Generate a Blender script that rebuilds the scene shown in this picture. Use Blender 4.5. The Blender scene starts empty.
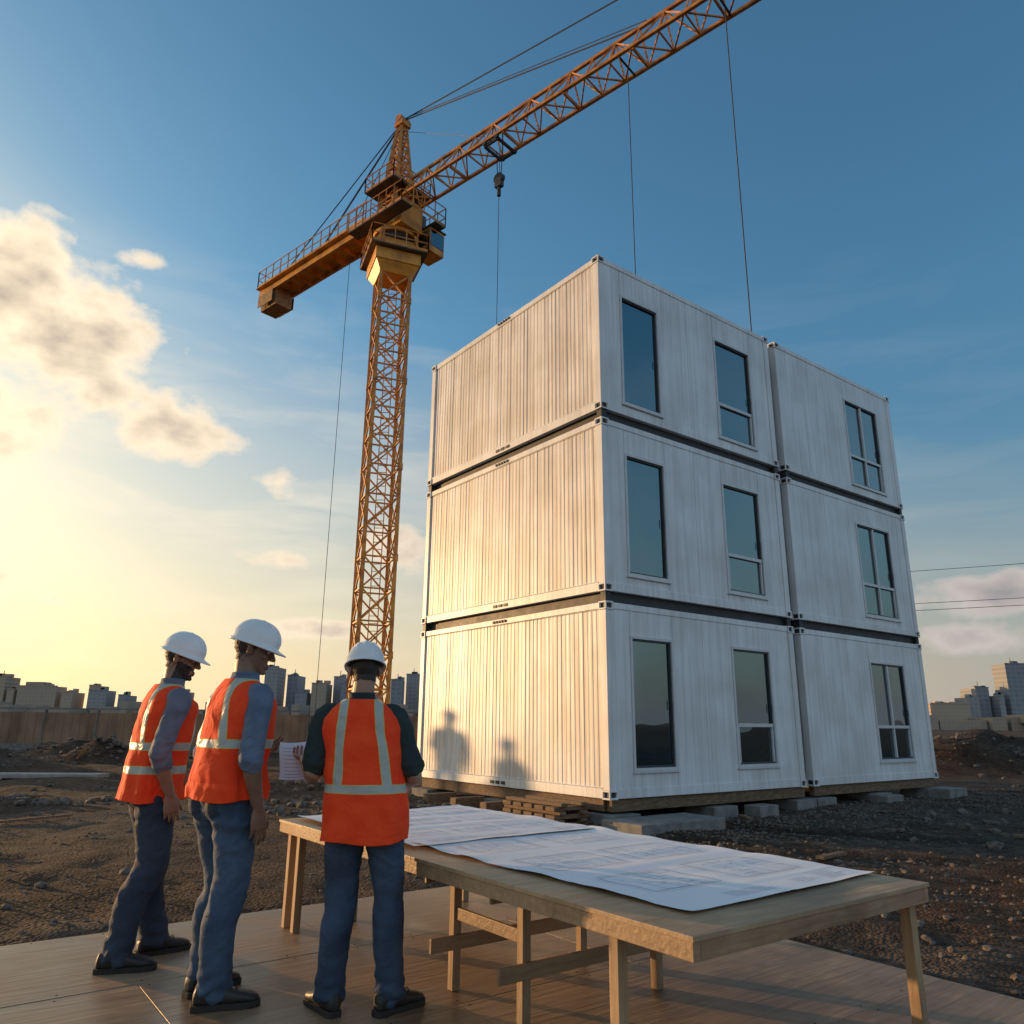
import bpy, bmesh, math, random
import numpy as np
from mathutils import Vector, Matrix, noise
random.seed(7)
sc=bpy.context.scene
R=math.radians
PITCH=R(15.533); ROLL=0.0108; H=1.35; FPX=760.7
SUN_AZ=-62.0; SUN_EL=5.2
# ------------------------------------------------------------------ materials
def newmat(name):
    m=bpy.data.materials.new(name); m.use_nodes=True
    nt=m.node_tree; b=nt.nodes['Principled BSDF']; return m,nt,b
def N(nt,t,**kw):
    n=nt.nodes.new(t)
    for k,v in kw.items(): setattr(n,k,v)
    return n
def pbr(name,c1,c2=None,scale=5.0,rough=.6,bump=0.0,bscale=40,metal=0.0,stretch=(1,1,1),rvar=.1,spec=None,detail=4,lo=.35,hi=.65,bump2=0,b2scale=10):
    m,nt,b=newmat(name); L=nt.links
    c2=c2 or tuple(x*.75 for x in c1)
    tc=N(nt,'ShaderNodeTexCoord'); mp=N(nt,'ShaderNodeMapping'); mp.inputs['Scale'].default_value=stretch
    L.new(tc.outputs['Object'],mp.inputs[0])
    nz=N(nt,'ShaderNodeTexNoise'); nz.inputs['Scale'].default_value=scale; nz.inputs['Detail'].default_value=detail
    L.new(mp.outputs[0],nz.inputs['Vector'])
    cr=N(nt,'ShaderNodeValToRGB'); e=cr.color_ramp.elements
    e[0].position=lo; e[1].position=hi; e[0].color=(*c1,1); e[1].color=(*c2,1)
    L.new(nz.outputs[0],cr.inputs[0]); L.new(cr.outputs[0],b.inputs['Base Color'])
    mr=N(nt,'ShaderNodeMapRange'); mr.inputs[3].default_value=max(0.02,rough-rvar); mr.inputs[4].default_value=min(1,rough+rvar)
    L.new(nz.outputs[0],mr.inputs[0]); L.new(mr.outputs[0],b.inputs['Roughness'])
    b.inputs['Metallic'].default_value=metal
    if spec is not None: b.inputs['Specular IOR Level'].default_value=spec
    last=None
    if bump2:
        n3=N(nt,'ShaderNodeTexNoise'); n3.inputs['Scale'].default_value=b2scale; n3.inputs['Detail'].default_value=2; n3.inputs['Distortion'].default_value=1.2
        mp2=N(nt,'ShaderNodeMapping'); mp2.inputs['Scale'].default_value=(1,1,1.5); L.new(tc.outputs['Object'],mp2.inputs[0]); L.new(mp2.outputs[0],n3.inputs['Vector'])
        b3=N(nt,'ShaderNodeBump'); b3.inputs['Strength'].default_value=1; b3.inputs['Distance'].default_value=bump2
        L.new(n3.outputs[0],b3.inputs['Height']); last=b3
    if bump:
        n2=N(nt,'ShaderNodeTexNoise'); n2.inputs['Scale'].default_value=bscale; n2.inputs['Detail'].default_value=4
        L.new(mp.outputs[0],n2.inputs['Vector'])
        bp=N(nt,'ShaderNodeBump'); bp.inputs['Strength'].default_value=1; bp.inputs['Distance'].default_value=bump
        L.new(n2.outputs[0],bp.inputs['Height'])
        if last: L.new(last.outputs[0],bp.inputs['Normal'])
        last=bp
    if last: L.new(last.outputs[0],b.inputs['Normal'])
    return m
# ------------------------------------------------------------------ mesh builder
class MB:
    def __init__(s): s.v=[];s.f=[];s.m=[]
    def add(s,vs,fs,mi=0):
        o=len(s.v); s.v+= [tuple(v) for v in vs]; s.f+=[tuple(i+o for i in f) for f in fs]; s.m+=[mi]*len(fs)
    def box(s,lo,hi,mi=0,M=None):
        x0,y0,z0=lo;x1,y1,z1=hi
        vs=[Vector(p) for p in [(x0,y0,z0),(x1,y0,z0),(x1,y1,z0),(x0,y1,z0),(x0,y0,z1),(x1,y0,z1),(x1,y1,z1),(x0,y1,z1)]]
        if M is not None: vs=[M@v for v in vs]
        s.add(vs,[(0,3,2,1),(4,5,6,7),(0,1,5,4),(1,2,6,5),(2,3,7,6),(3,0,4,7)],mi)
    def beam(s,p,q,w,h=None,mi=0):
        p=Vector(p);q=Vector(q);h=h or w;d=(q-p)
        if d.length<1e-6:return
        d.normalize(); up=Vector((0,0,1)) if abs(d.z)<.95 else Vector((1,0,0))
        a=d.cross(up).normalized()*w/2; b=a.cross(d).normalized()*h/2
        vs=[p-a-b,p+a-b,p+a+b,p-a+b,q-a-b,q+a-b,q+a+b,q-a+b]
        s.add(vs,[(0,1,2,3),(7,6,5,4),(0,4,5,1),(1,5,6,2),(2,6,7,3),(3,7,4,0)],mi)
    def cyl(s,p,q,r,n=8,mi=0,r2=None):
        p=Vector(p);q=Vector(q);r2=r if r2 is None else r2;d=(q-p).normalized(); up=Vector((0,0,1)) if abs(d.z)<.95 else Vector((1,0,0))
        a=d.cross(up).normalized(); b=a.cross(d)
        vs=[];
        for c,rr in ((p,r),(q,r2)):
            for i in range(n):
                t=2*math.pi*i/n; vs.append(c+(a*math.cos(t)+b*math.sin(t))*rr)
        fs=[(i,(i+1)%n,n+(i+1)%n,n+i) for i in range(n)]+[tuple(range(n-1,-1,-1)),tuple(range(n,2*n))]
        s.add(vs,fs,mi)
    def obj(s,name,mats,parent=None,smooth=False,bevel=0,loc=(0,0,0),rz=0):
        me=bpy.data.meshes.new(name); me.from_pydata(s.v,[],s.f)
        for m in (mats if isinstance(mats,(list,tuple)) else [mats]): me.materials.append(m)
        me.polygons.foreach_set('material_index',s.m)
        bm=bmesh.new(); bm.from_mesh(me); bmesh.ops.recalc_face_normals(bm,faces=bm.faces); bm.to_mesh(me); bm.free()
        if smooth: me.shade_smooth()
        o=bpy.data.objects.new(name,me); sc.collection.objects.link(o)
        o.location=loc; o.rotation_euler=(0,0,rz)
        if parent: o.parent=parent
        if bevel:
            b=o.modifiers.new('b','BEVEL'); b.width=bevel; b.segments=2; b.limit_method='ANGLE'
        return o
def empty(name,loc=(0,0,0),rz=0):
    e=bpy.data.objects.new(name,None); sc.collection.objects.link(e); e.location=loc; e.rotation_euler=(0,0,rz); e.empty_display_size=.3; return e
# ------------------------------------------------------------------ shared materials
def paint_white(name,ca,cb_,dirt):
    m,nt,b=newmat(name); L=nt.links
    tc=N(nt,'ShaderNodeTexCoord')
    mp=N(nt,'ShaderNodeMapping'); mp.inputs['Scale'].default_value=(9,9,.35); L.new(tc.outputs['Object'],mp.inputs[0])
    n1=N(nt,'ShaderNodeTexNoise'); n1.inputs['Scale'].default_value=1.6; n1.inputs['Detail'].default_value=5; L.new(mp.outputs[0],n1.inputs[0])
    r1=N(nt,'ShaderNodeValToRGB'); r1.color_ramp.elements[0].position=.36; r1.color_ramp.elements[1].position=.60
    r1.color_ramp.elements[0].color=(*ca,1); r1.color_ramp.elements[1].color=(*cb_,1); L.new(n1.outputs[0],r1.inputs[0])
    n2=N(nt,'ShaderNodeTexNoise'); n2.inputs['Scale'].default_value=1.1; n2.inputs['Detail'].default_value=6; L.new(tc.outputs['Object'],n2.inputs[0])
    r2=N(nt,'ShaderNodeValToRGB'); r2.color_ramp.elements[0].position=.38; r2.color_ramp.elements[1].position=.6
    r2.color_ramp.elements[0].color=(*dirt,1); r2.color_ramp.elements[1].color=(1,1,1,1); L.new(n2.outputs[0],r2.inputs[0])
    mx=N(nt,'ShaderNodeMixRGB',blend_type='MULTIPLY'); mx.inputs[0].default_value=1; L.new(r1.outputs[0],mx.inputs[1]); L.new(r2.outputs[0],mx.inputs[2])
    L.new(mx.outputs[0],b.inputs['Base Color'])
    mr=N(nt,'ShaderNodeMapRange'); mr.inputs[3].default_value=.52; mr.inputs[4].default_value=.36; L.new(n1.outputs[0],mr.inputs[0]); L.new(mr.outputs[0],b.inputs['Roughness'])
    bp=N(nt,'ShaderNodeBump'); bp.inputs['Distance'].default_value=.012; bp.inputs['Strength'].default_value=.45; L.new(n2.outputs[0],bp.inputs['Height']); L.new(bp.outputs[0],b.inputs['Normal'])
    return m
M_WHITE=paint_white('white_container_paint',(.68,.68,.67),(.79,.80,.80),(.86,.85,.83))
M_WHITE2=paint_white('white_ribbed_sheet_paint',(.58,.54,.49),(.79,.78,.76),(.84,.81,.77))
M_DARK=pbr('dark_steel',(.03,.03,.032),rough=.6)
M_FRAME=pbr('window_frame_pale',(.55,.56,.56),(.62,.63,.63),rough=.35)
M_FRAMED=pbr('window_gasket_dark',(.05,.055,.06),rough=.4)
def glass():
    m,nt,b=newmat('tinted_window_glass'); L=nt.links
    b.inputs['Base Color'].default_value=(.010,.018,.020,1); b.inputs['Roughness'].default_value=.04
    g=N(nt,'ShaderNodeBsdfGlossy'); g.inputs['Color'].default_value=(.50,.70,.74,1); g.inputs['Roughness'].default_value=.012
    n=N(nt,'ShaderNodeTexNoise'); n.inputs['Scale'].default_value=.9; n.inputs['Detail'].default_value=1; tc=N(nt,'ShaderNodeTexCoord'); L.new(tc.outputs['Object'],n.inputs[0])
    bp=N(nt,'ShaderNodeBump'); bp.inputs['Distance'].default_value=.03; bp.inputs['Strength'].default_value=.4; L.new(n.outputs[0],bp.inputs['Height']); L.new(bp.outputs[0],g.inputs['Normal'])
    fr=N(nt,'ShaderNodeFresnel'); fr.inputs[0].default_value=2.6
    mx=N(nt,'ShaderNodeMixShader'); L.new(fr.outputs[0],mx.inputs[0]); L.new(b.outputs[0],mx.inputs[1]); L.new(g.outputs[0],mx.inputs[2])
    L.new(mx.outputs[0],nt.nodes['Material Output'].inputs[0]); return m
M_GLASS=glass()
M_CONC=pbr('concrete',(.24,.23,.21),(.15,.145,.135),scale=6,rough=.9,bump=.004,bscale=60)
M_TIMBER=pbr('rough_timber',(.22,.14,.08),(.11,.07,.04),scale=3,rough=.8,bump=.003,bscale=20,stretch=(3,14,14))
M_YEL=pbr('crane_yellow_paint',(.64,.27,.032),(.36,.13,.018),scale=3,rough=.45,lo=.4,hi=.66)
M_YEL2=pbr('crane_yellow_plate',(.70,.32,.035),(.34,.13,.02),scale=1.5,rough=.5,lo=.42,hi=.72)
M_STEEL=pbr('galvanised_steel',(.13,.11,.09),rough=.5,metal=.5)
M_ROPE=pbr('steel_rope',(.06,.06,.06),rough=.6)
# ------------------------------------------------------------------ container building
TH=math.atan2(.5975,.802)
BZ=.30; HS=2.885; GAP=.155; DEP=5.56
bld=empty('modular_container_building',(1.45,11.6,0),TH)
def casting(mb,c,s=(.178,.178,.13)):
    bm=bmesh.new(); bmesh.ops.create_cube(bm,size=1)
    for v in bm.verts: v.co=Vector((v.co.x*s[0],v.co.y*s[1],v.co.z*s[2]))
    fs=list(bm.faces)
    for f in fs:
        bmesh.ops.inset_region(bm,faces=[f],thickness=.036)
        bmesh.ops.inset_region(bm,faces=[f],thickness=.004,depth=-.03); f.material_index=1
    vs=[v.co+Vector(c) for v in bm.verts]; bm.verts.index_update()
    o=len(mb.v); mb.v+=[tuple(v) for v in vs]
    for f in bm.faces: mb.f.append(tuple(v.index+o for v in f.verts)); mb.m.append(f.material_index)
    bm.free()
def corr(mb,p0,along,length,z0,z1,depth,nrm,pitch=.105,seed=0,mi=1):
    p0=Vector(p0);al=Vector(along);nr=Vector(nrm); rr=random.Random(seed)
    n=int(length/pitch); pitch=length/n; prof=[]
    for i in range(n):
        j=rr.uniform(-.12,.12); k=rr.uniform(.35,1.3)
        for t,d in ((0,0),(.38+j,0),(.50+j,1),(.86,1)): prof.append(((i+t)*pitch,d*depth*k))
    prof.append((length,0))
    vs=[]
    for a,d in prof:
        q=p0+al*a-nr*d; vs.append((q.x,q.y,z0)); vs.append((q.x,q.y,z1))
    fs=[(2*i,2*i+2,2*i+3,2*i+1) for i in range(len(prof)-1)]
    mb.add(vs,fs,mi)
def module(name,x0,w,z0,wins):
    fr=MB(); pn=MB(); wn=MB()
    P=.15
    x1=x0+w; z1=z0+HS; c=.13
    for cx in (x0,x1-P):
        for cy in (0,DEP-P):
            fr.box((cx+.004,cy+.004,z0+c),(cx+P-.004,cy+P-.004,z1-c))
    for cx in (x0+P/2,x1-P/2):
        for cy in (P/2,DEP-P/2):
            for cz in (z0+c/2,z1-c/2):
                casting(fr,(cx,cy,cz),(P+.02,P+.02,c))
    for y in (.01,DEP-.10):
        fr.box((x0+P+.011,y,z0+.01),(x1-P-.011,y+.09,z0+.15)); fr.box((x0+P+.011,y,z1-.11),(x1-P-.011,y+.09,z1-.012))
    for x in (x0+.01,x1-.10):
        fr.box((x,P+.011,z0+.01),(x+.09,DEP-P-.011,z0+.15)); fr.box((x,P+.011,z1-.11),(x+.09,DEP-P-.011,z1-.012))
    fr.box((x0+.016,P+.012,z1-.125),(x0+.06,DEP-P-.012,z1-.113)); fr.box((x0+.016,P+.012,z0+.153),(x0+.06,DEP-P-.012,z0+.168))
    fr.obj(name+'_frame',[M_WHITE,M_DARK],bld,bevel=.006)
    sd_=int(z0*10+x0*7)
    corr(pn,(x0+.03,P-.004,0),(0,1,0),DEP-2*P+.008,z0+.14,z1-.1,.0060,(-1,0,0),seed=sd_)
    corr(pn,(x1-.03,P-.004,0),(0,1,0),DEP-2*P+.008,z0+.14,z1-.1,.0060,(1,0,0),seed=sd_+1)
    corr(pn,(x0+P-.004,DEP-.03,0),(1,0,0),w-2*P+.008,z0+.14,z1-.1,.0060,(0,1,0),seed=sd_+2)
    pn.box((x0+.1,.1,z1-.07),(x1-.1,DEP-.1,z1-.05)); pn.box((x0+.1,.1,z0+.04),(x1-.1,DEP-.1,z0+.07))
    g=.0035; T=.03; F=.022
    zlo=z0+.15; zhi=z1-.11
    xs=x0+P-.002
    ws=sorted(wins)
    def panel(a,b,lo,hi): pn.box((a+g,F,lo+.001),(b-g,F+T,hi-.001))
    for (a,b,lo,hi,kind) in ws:
        span=a-xs; n=max(1,round(span/.95))
        for i in range(n): panel(xs+span*i/n,xs+span*(i+1)/n,zlo,zhi)
        panel(a,b,zlo,z0+lo); panel(a,b,z0+hi,zhi); xs=b
    span=x1-P+.002-xs; n=max(1,round(span/.95))
    for i in range(n): panel(xs+span*i/n,xs+span*(i+1)/n,zlo,zhi)
    pn.box((x0+P,F+T+.012,zlo),(ws[0][0],F+T+.03,zhi))
    pn.obj(name+'_sheets',[M_WHITE,M_WHITE2],bld)
    for (a,b,lo,hi,kind) in ws:
        lo+=z0;hi+=z0; o=.045
        y0=F-.016;y1=F+.075
        wn.box((a,y0,lo),(a+o,y1,hi)); wn.box((b-o,y0,lo),(b,y1,hi)); wn.box((a+o,y0,lo),(b-o,y1,lo+o)); wn.box((a+o,y0,hi-o),(b-o,y1,hi))
        wn.box((a-.02,y0-.02,lo-.03),(b+.02,F-.001,lo-.002))
        a2,b2,l2,h2=a+o+.001,b-o-.001,lo+o+.001,hi-o-.001; q=.026
        y0=F+.012;y1=F+.07
        wn.box((a2,y0,l2),(a2+q,y1,h2),1); wn.box((b2-q,y0,l2),(b2,y1,h2),1); wn.box((a2+q,y0,l2),(b2-q,y1,l2+q),1); wn.box((a2+q,y0,h2-q),(b2-q,y1,h2),1)
        wn.box((a2+.01,F+.045,l2+.01),(b2-.01,F+.05,h2-.01),2)
        hh=hi-lo
        if kind in (2,3):
            zt=lo+hh*.34
            wn.box((a2+q,F-.002,zt-.03),(b2-q,F+.043,zt+.03),0)
            if kind==3: 
                xm=a+(b-a)*.5
                wn.box((xm-.03,F-.001,zt+.031),(xm+.03,F+.042,h2-q-.001),0); wn.box((xm-.025,F-.001,l2+q+.001),(xm+.025,F+.042,zt-.031),0)
            wn.box((a2+q,F+.004,l2+q),(a2+q+.03,F+.042,zt-.031),0); wn.box((b2-q-.03,F+.004,l2+q),(b2-q,F+.042,zt-.031),0)
        wn.box((b2-q-.016,F-.012,lo+hh*.45),(b2-q-.004,F+.0,lo+hh*.52),1)
    wn.obj(name+'_windows',[M_FRAME,M_FRAMED,M_GLASS],bld,bevel=.003)
    vt=MB()
    for i in range(5):
        y=DEP*.47+i*.085
        vt.cyl((x0+.012,y,z1-.06),(x0-.012,y,z1-.06),.026,10)
    for i in range(3):
        y=DEP*.46+i*.16; vt.box((x0-.004,y,z0+.05),(x0+.012,y+.1,z0+.10))
    vt.obj(name+'_vents',[M_DARK],bld)
W1=4.876;W2s=5.12;W2=4.72
wz=[(.38,2.39),(.30,2.37),(.22,2.30)]
for k in range(3):
    z0=BZ+k*(HS+GAP); lo,hi=wz[k]
    dx=.03*k
    module('module_a%d'%(k+1),0,W1,z0,[(.52,1.5,lo,hi,1),(3.0+dx,4.12+dx*1.5,lo,hi,2)])
    module('module_b%d'%(k+1),W2s,W2,z0,[(7.55+dx*2.5,8.98+dx*3,lo,hi,3)])
sp=MB()
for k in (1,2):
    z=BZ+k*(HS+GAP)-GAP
    for x in (.075,W1-.075,W2s+.075,W2s+W2-.075):
        for y in (.075,DEP-.075): sp.box((x-.055,y-.055,z+.001),(x+.055,y+.055,z+GAP-.001))
    sp.box((.13,.10,z-.03),(W1-.13,DEP-.10,z+GAP+.05)); sp.box((W2s+.13,.10,z-.03),(W2s+W2-.13,DEP-.10,z+GAP+.05))  # dark slabs set back in the gaps stand in for the shade there
sp.obj('spacers_and_gap_shade',[M_DARK],bld)
fd=MB(); tb=MB()
G=-.08
for x in (.25,2.5,4.75,5.4,7.4,9.5):
    for y in (.25,2.8,5.3):
        fd.box((x-.3,y-.32,G),(x+.3,y+.3,.10))
fd.box((-.35,-.95,G),(1.35,-.18,.085)); fd.box((9.3,-.45,G),(10.1,.1,.12))
fd.box((3.0,-.35,G),(3.5,-.03,.1)); fd.box((6.9,-.4,G),(7.5,-.03,.09))
tb.box((.1,.06,.13),(4.9,.17,.296)); tb.box((5.2,.06,.13),(9.75,.17,.296))
tb.box((.06,.2,.13),(.17,5.4,.296))
for j in range(3):
    for i in range(5):
        tb.box((-.75+.01*i,.35+i*.27,-.06+j*.11),(-.05-.02*j,.35+i*.27+.2,.0+j*.11-.005))
    tb.box((-.72+.03*j,.30,.001+j*.11),(-.60+.03*j,1.62,.045+j*.11)); tb.box((-.28,.30,.001+j*.11),(-.16,1.62,.045+j*.11))
for i in range(3): tb.box((-.62,2.2+i*.9,-.06),(-.02,2.38+i*.9,.12))
fd.obj('foundation_blocks',[M_CONC],bld,bevel=.012); tb.obj('timber_bearers',[M_TIMBER],bld,bevel=.004)
# ------------------------------------------------------------------ tower crane
CR=empty('tower_crane',(-5.45,30,0),0)
JA=R(49.0)
jd=Vector((math.sin(JA),-math.cos(JA),0)).normalized(); js=Vector((0,0,1)).cross(jd)
def lattice(mb,corners,sections,wc,wb,mi=0,xb=False):
    for i in range(len(sections)-1):
        A=corners(sections[i]);B=corners(sections[i+1]);n=len(A)
        for k in range(n):
            mb.beam(A[k],B[k],wc); mb.beam(A[k],A[(k+1)%n],wb)
            if xb or (i+k)%2: mb.beam(A[k],B[(k+1)%n],wb)
            if xb or not (i+k)%2: mb.beam(B[k],A[(k+1)%n],wb)
    B=corners(sections[-1])
    for k in range(len(B)): mb.beam(B[k],B[(k+1)%len(B)],wb)
mast=MB(); ma=R(22); mw=.64
def mc(z,w=mw): return [Vector((w*math.cos(ma+a)*1.414,w*math.sin(ma+a)*1.414,z)) for a in (R(45),R(135),R(225),R(315))]
lattice(mast,mc,[i*1.275 for i in range(17)],.14,.06,xb=True)
for i in range(0,17,3):
    for c in mc(i*1.275): mast.cyl(c+Vector((0,0,-.14)),c+Vector((0,0,.14)),.11,8)
for z in np.arange(.3,20.3,.3): mast.beam((-.18,.2,z),(.18,.2,z),.025)
mast.beam((-.18,.2,.2),(-.18,.2,20.3),.035); mast.beam((.18,.2,.2),(.18,.2,20.3),.035)
mast.obj('mast',[M_YEL],CR)
base=MB(); base.box((-2,-2,-.1),(2,2,.35)); base.obj('base_slab',[M_CONC],CR,bevel=.03)
up=MB()
def frustum(mb,z0,w0,z1,w1,ang,mi=0):
    vs=[Vector((w*math.cos(ang+a)*1.414,w*math.sin(ang+a)*1.414,z)) for z,w in ((z0,w0),(z1,w1)) for a in (R(45),R(135),R(225),R(315))]
    mb.add(vs,[(3,2,1,0),(4,5,6,7),(0,1,5,4),(1,2,6,5),(2,3,7,6),(3,0,4,7)],mi)
frustum(up,20.3,.70,20.75,.95,ma); frustum(up,20.752,1.0,21.3,1.0,ma); frustum(up,21.302,.78,22.0,.78,ma)
up.cyl((0,0,22.002),(0,0,22.35),.85,24,1); up.cyl((0,0,22.352),(0,0,22.55),.98,24,0)
for a in (R(45),R(135),R(225),R(315)):
    c=Vector((math.cos(ma+a),math.sin(ma+a),0)); up.beam(c*1.32+Vector((0,0,21.3)),c*1.05+Vector((0,0,22.35)),.12)
ja=math.atan2(jd.y,jd.x)
JM=Matrix.Rotation(ja,4,'Z')
def jb(mb,lo,hi,mi=0): mb.box(lo,hi,mi,JM)
jb(up,(-1.15,-.66,22.552),(1.15,.66,22.78)); jb(up,(-1.1,-.64,22.781),(-.7,.64,23.9)); jb(up,(.7,-.64,22.781),(1.1,.64,23.9)); jb(up,(-.69,-.5,22.781),(.69,-.4,23.7)); jb(up,(-.69,.4,22.781),(.69,.5,23.7))
def rails(mb,pts,h=1.0,post=.045,step=1.0,closed=False,M=JM,mi=0):
    pts=[Vector(p) for p in pts]
    if closed: pts=pts+[pts[0]]
    for a,b in zip(pts,pts[1:]):
        for f in (.5,1.0): mb.beam(M@(a+Vector((0,0,h*f))),M@(b+Vector((0,0,h*f))),.035,mi=mi)
        mb.beam(M@(a+Vector((0,0,.07))),M@(b+Vector((0,0,.07))),.02,.12,mi=mi)
        n=max(1,int((b-a).length/step))
        for i in range(n+1):
            q=a.lerp(b,i/n); mb.beam(M@q,M@(q+Vector((0,0,h))),post,mi=mi)
rl=MB()
MM=Matrix.Rotation(ma,4,'Z')
rl.box((-1.25,-1.25,21.32),(1.25,1.25,21.36),1,MM)
rails(rl,[(-1.25,-1.25,21.36),(1.25,-1.25,21.36),(1.25,1.25,21.36),(-1.25,1.25,21.36)],.85,closed=True,M=MM,step=.5)
rl.box((-1.8,-1.3,22.9),(1.9,-.67,22.94),1,JM); rl.box((-1.8,.67,22.9),(1.9,1.3,22.94),1,JM)
for y in (-1.3,1.3): rails(rl,[(-1.8,y,22.94),(1.9,y,22.94)],step=.5)
rails(rl,[(1.9,-1.3,22.94),(1.9,1.3,22.94)],step=.6)
rl.box((-1.0,-1.1,24.75),(1.0,1.1,24.79),1,JM); rails(rl,[(-1.0,-1.1,24.79),(1.0,-1.1,24.79),(1.0,1.1,24.79),(-1.0,1.1,24.79)],.8,closed=True,step=.5)
for x,y in ((-.9,-.75),(.9,.75),(-.2,-.72)): jb(rl,(x-.2,y-.1,23.0),(x+.2,y+.1,23.6),1)
for z in np.arange(22.95,24.8,.25): rl.beam(JM@Vector((-1.2,-.5,z)),JM@Vector((-1.2,-.15,z)),.03)
rl.obj('platforms_and_rails',[M_YEL,M_STEEL],CR)
up.obj('slewing_unit',[M_YEL2,M_DARK],CR,bevel=.02)
cb=MB()
cb.box((.55,.72,21.65),(1.55,1.6,22.86),0,JM); cb.box((1.552,.77,21.95),(1.57,1.55,22.75),1,JM); cb.box((.65,1.602,22.0),(1.5,1.62,22.75),1,JM); cb.box((.65,.70,22.0),(1.5,.718,22.75),1,JM)
cb.box((.5,.68,22.862),(1.62,1.66,22.91),2,JM)
cb.obj('operator_cab',[M_YEL2,M_GLASS,M_DARK],CR,bevel=.02)
tt=MB()
def tc_(z):
    f=(z-23.5)/(28.7-23.5); w=.60*(1-f)+.13*f
    return [JM@Vector((sx*w+.05*f,sy*w,z)) for sx,sy in ((1,1),(-1,1),(-1,-1),(1,-1))]
lattice(tt,tc_,[23.5+i*.65 for i in range(9)],.14,.065,xb=True)
jb(tt,(-.2,-.28,28.55),(.35,.28,28.85)); tt.cyl(JM@Vector((.07,-.3,28.95)),JM@Vector((.07,.3,28.95)),.2,12)
tt.obj('tower_top',[M_YEL],CR)
jb_=MB(); ZJ=24.0
def jc(t):
    return [jd*t+js*.56+Vector((0,0,ZJ)),jd*t-js*.56+Vector((0,0,ZJ)),jd*t+Vector((0,0,ZJ+1.25))]
secs=[1.0+i*1.0 for i in range(35)]
lattice(jb_,jc,secs,.12,.052,xb=False)
for t in secs[::3]:
    jb_.beam(jc(t)[0]-Vector((0,0,.09)),jc(t)[1]-Vector((0,0,.09)),.07)
jb_.obj('jib',[M_YEL],CR)
cj=MB(); CE=-10.45
jb(cj,(CE,-.62,23.3),(-1.2,-.48,23.78)); jb(cj,(CE,.48,23.3),(-1.2,.62,23.78)); jb(cj,(CE,-.478,23.5),(-1.2,.478,23.55))
for i in range(10): jb(cj,(CE+.2+i*.95,-.477,23.31),(CE+.3+i*.95,.477,23.498))
rails(cj,[(-1.3,-.75,23.78),(CE,-.75,23.78),(CE,.75,23.78),(-1.3,.75,23.78)],.95,step=.7)
jb(cj,(CE,-.85,23.66),(-1.3,-.622,23.70)); jb(cj,(CE,.622,23.66),(-1.3,.85,23.70))
cj.obj('counter_jib',[M_YEL2],CR)
cw=MB()
for i in range(3): jb(cw,(CE+.05+i*.5,-.47,22.45),(CE+.51+i*.5,.47,23.49))
jb(cw,(CE+.02,-.66,22.6),(CE+1.4,-.625,23.3)); jb(cw,(CE+.02,.625,22.6),(CE+1.4,.66,23.3))
cw.obj('counterweights',[pbr('counterweight_paint',(.42,.22,.06),(.24,.14,.07),rough=.7)],CR,bevel=.03)
wi=MB(); jb(wi,(-4.6,-.4,23.56),(-3.2,.4,24.15)); wi.cyl(JM@Vector((-2.6,-.4,24.0)),JM@Vector((-2.6,.4,24.0)),.35,16); jb(wi,(-7.4,-.35,23.56),(-6.2,.35,24.3))
wi.obj('winch',[M_YEL2],CR,bevel=.03)
rp=MB()
apex=JM@Vector((.07,0,28.95))
for s in (-.5,.5):
    rp.cyl(apex,JM@Vector((-8.6,s,23.8)),.03,6); rp.cyl(apex+Vector((0,0,-.1)),JM@Vector((-5.2,s,23.8)),.018,6)
rp.cyl(apex,jd*13+Vector((0,0,ZJ+1.3)),.03,6); rp.cyl(apex+Vector((0,0,.05)),jd*25+Vector((0,0,ZJ+1.3)),.03,6); rp.cyl(apex+Vector((0,0,.1)),jd*13.3+Vector((0,0,ZJ+1.4)),.018,6)
rp.cyl(apex+Vector((0,0,-.6)),jd*6.3+Vector((0,0,ZJ+.4)),.012,5)
def rope(t,z1,r=.02,off=0):
    p=jd*t+js*off
    rp.cyl((p.x,p.y,ZJ-.1),(p.x,p.y,z1),r,6)
rope(12.45,.4,.016); rope(16.15,.2,.018)
rope(6.35,.6,.013)
p=jd*-3.0; rp.cyl((p.x-.2,p.y,23.3),(p.x-.2,p.y,.2),.013,6)
rp.obj('pendants_and_ropes',[M_ROPE],CR)
tr=MB(); t=6.35
for y in (-.5,.5): tr.box((t-.38,y-.04,ZJ-.24),(t+.38,y+.04,ZJ-.12),0,JM)
for x in (-.36,.36): tr.box((t+x-.04,-.5,ZJ-.25),(t+x+.04,.5,ZJ-.13),0,JM)
for a in (-.32,.32):
    for b in (-.56,.56): tr.cyl(JM@Vector((t+a,b-.05,ZJ-.1)),JM@Vector((t+a,b+.05,ZJ-.1)),.10,10)
for tq in (12.45,16.15):
    tr.cyl(JM@Vector((tq,-.5,ZJ-.1)),JM@Vector((tq,.5,ZJ-.1)),.04,8)
for a in (-.16,.16):
    tr.cyl(JM@Vector((t+a,0,ZJ-.2)),JM@Vector((t+a*.6,0,ZJ-1.5)),.02,6)
tr.cyl(JM@Vector((t,-.09,ZJ-1.6)),JM@Vector((t,.09,ZJ-1.6)),.24,14); tr.box((t-.16,-.1,ZJ-2.0),(t+.16,.1,ZJ-1.55),0,JM)
tr.cyl(JM@Vector((t,0,ZJ-1.95)),JM@Vector((t,0,ZJ-2.4)),.08,10)
tr.obj('trolley_and_hook_block',[M_DARK],CR)
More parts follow.
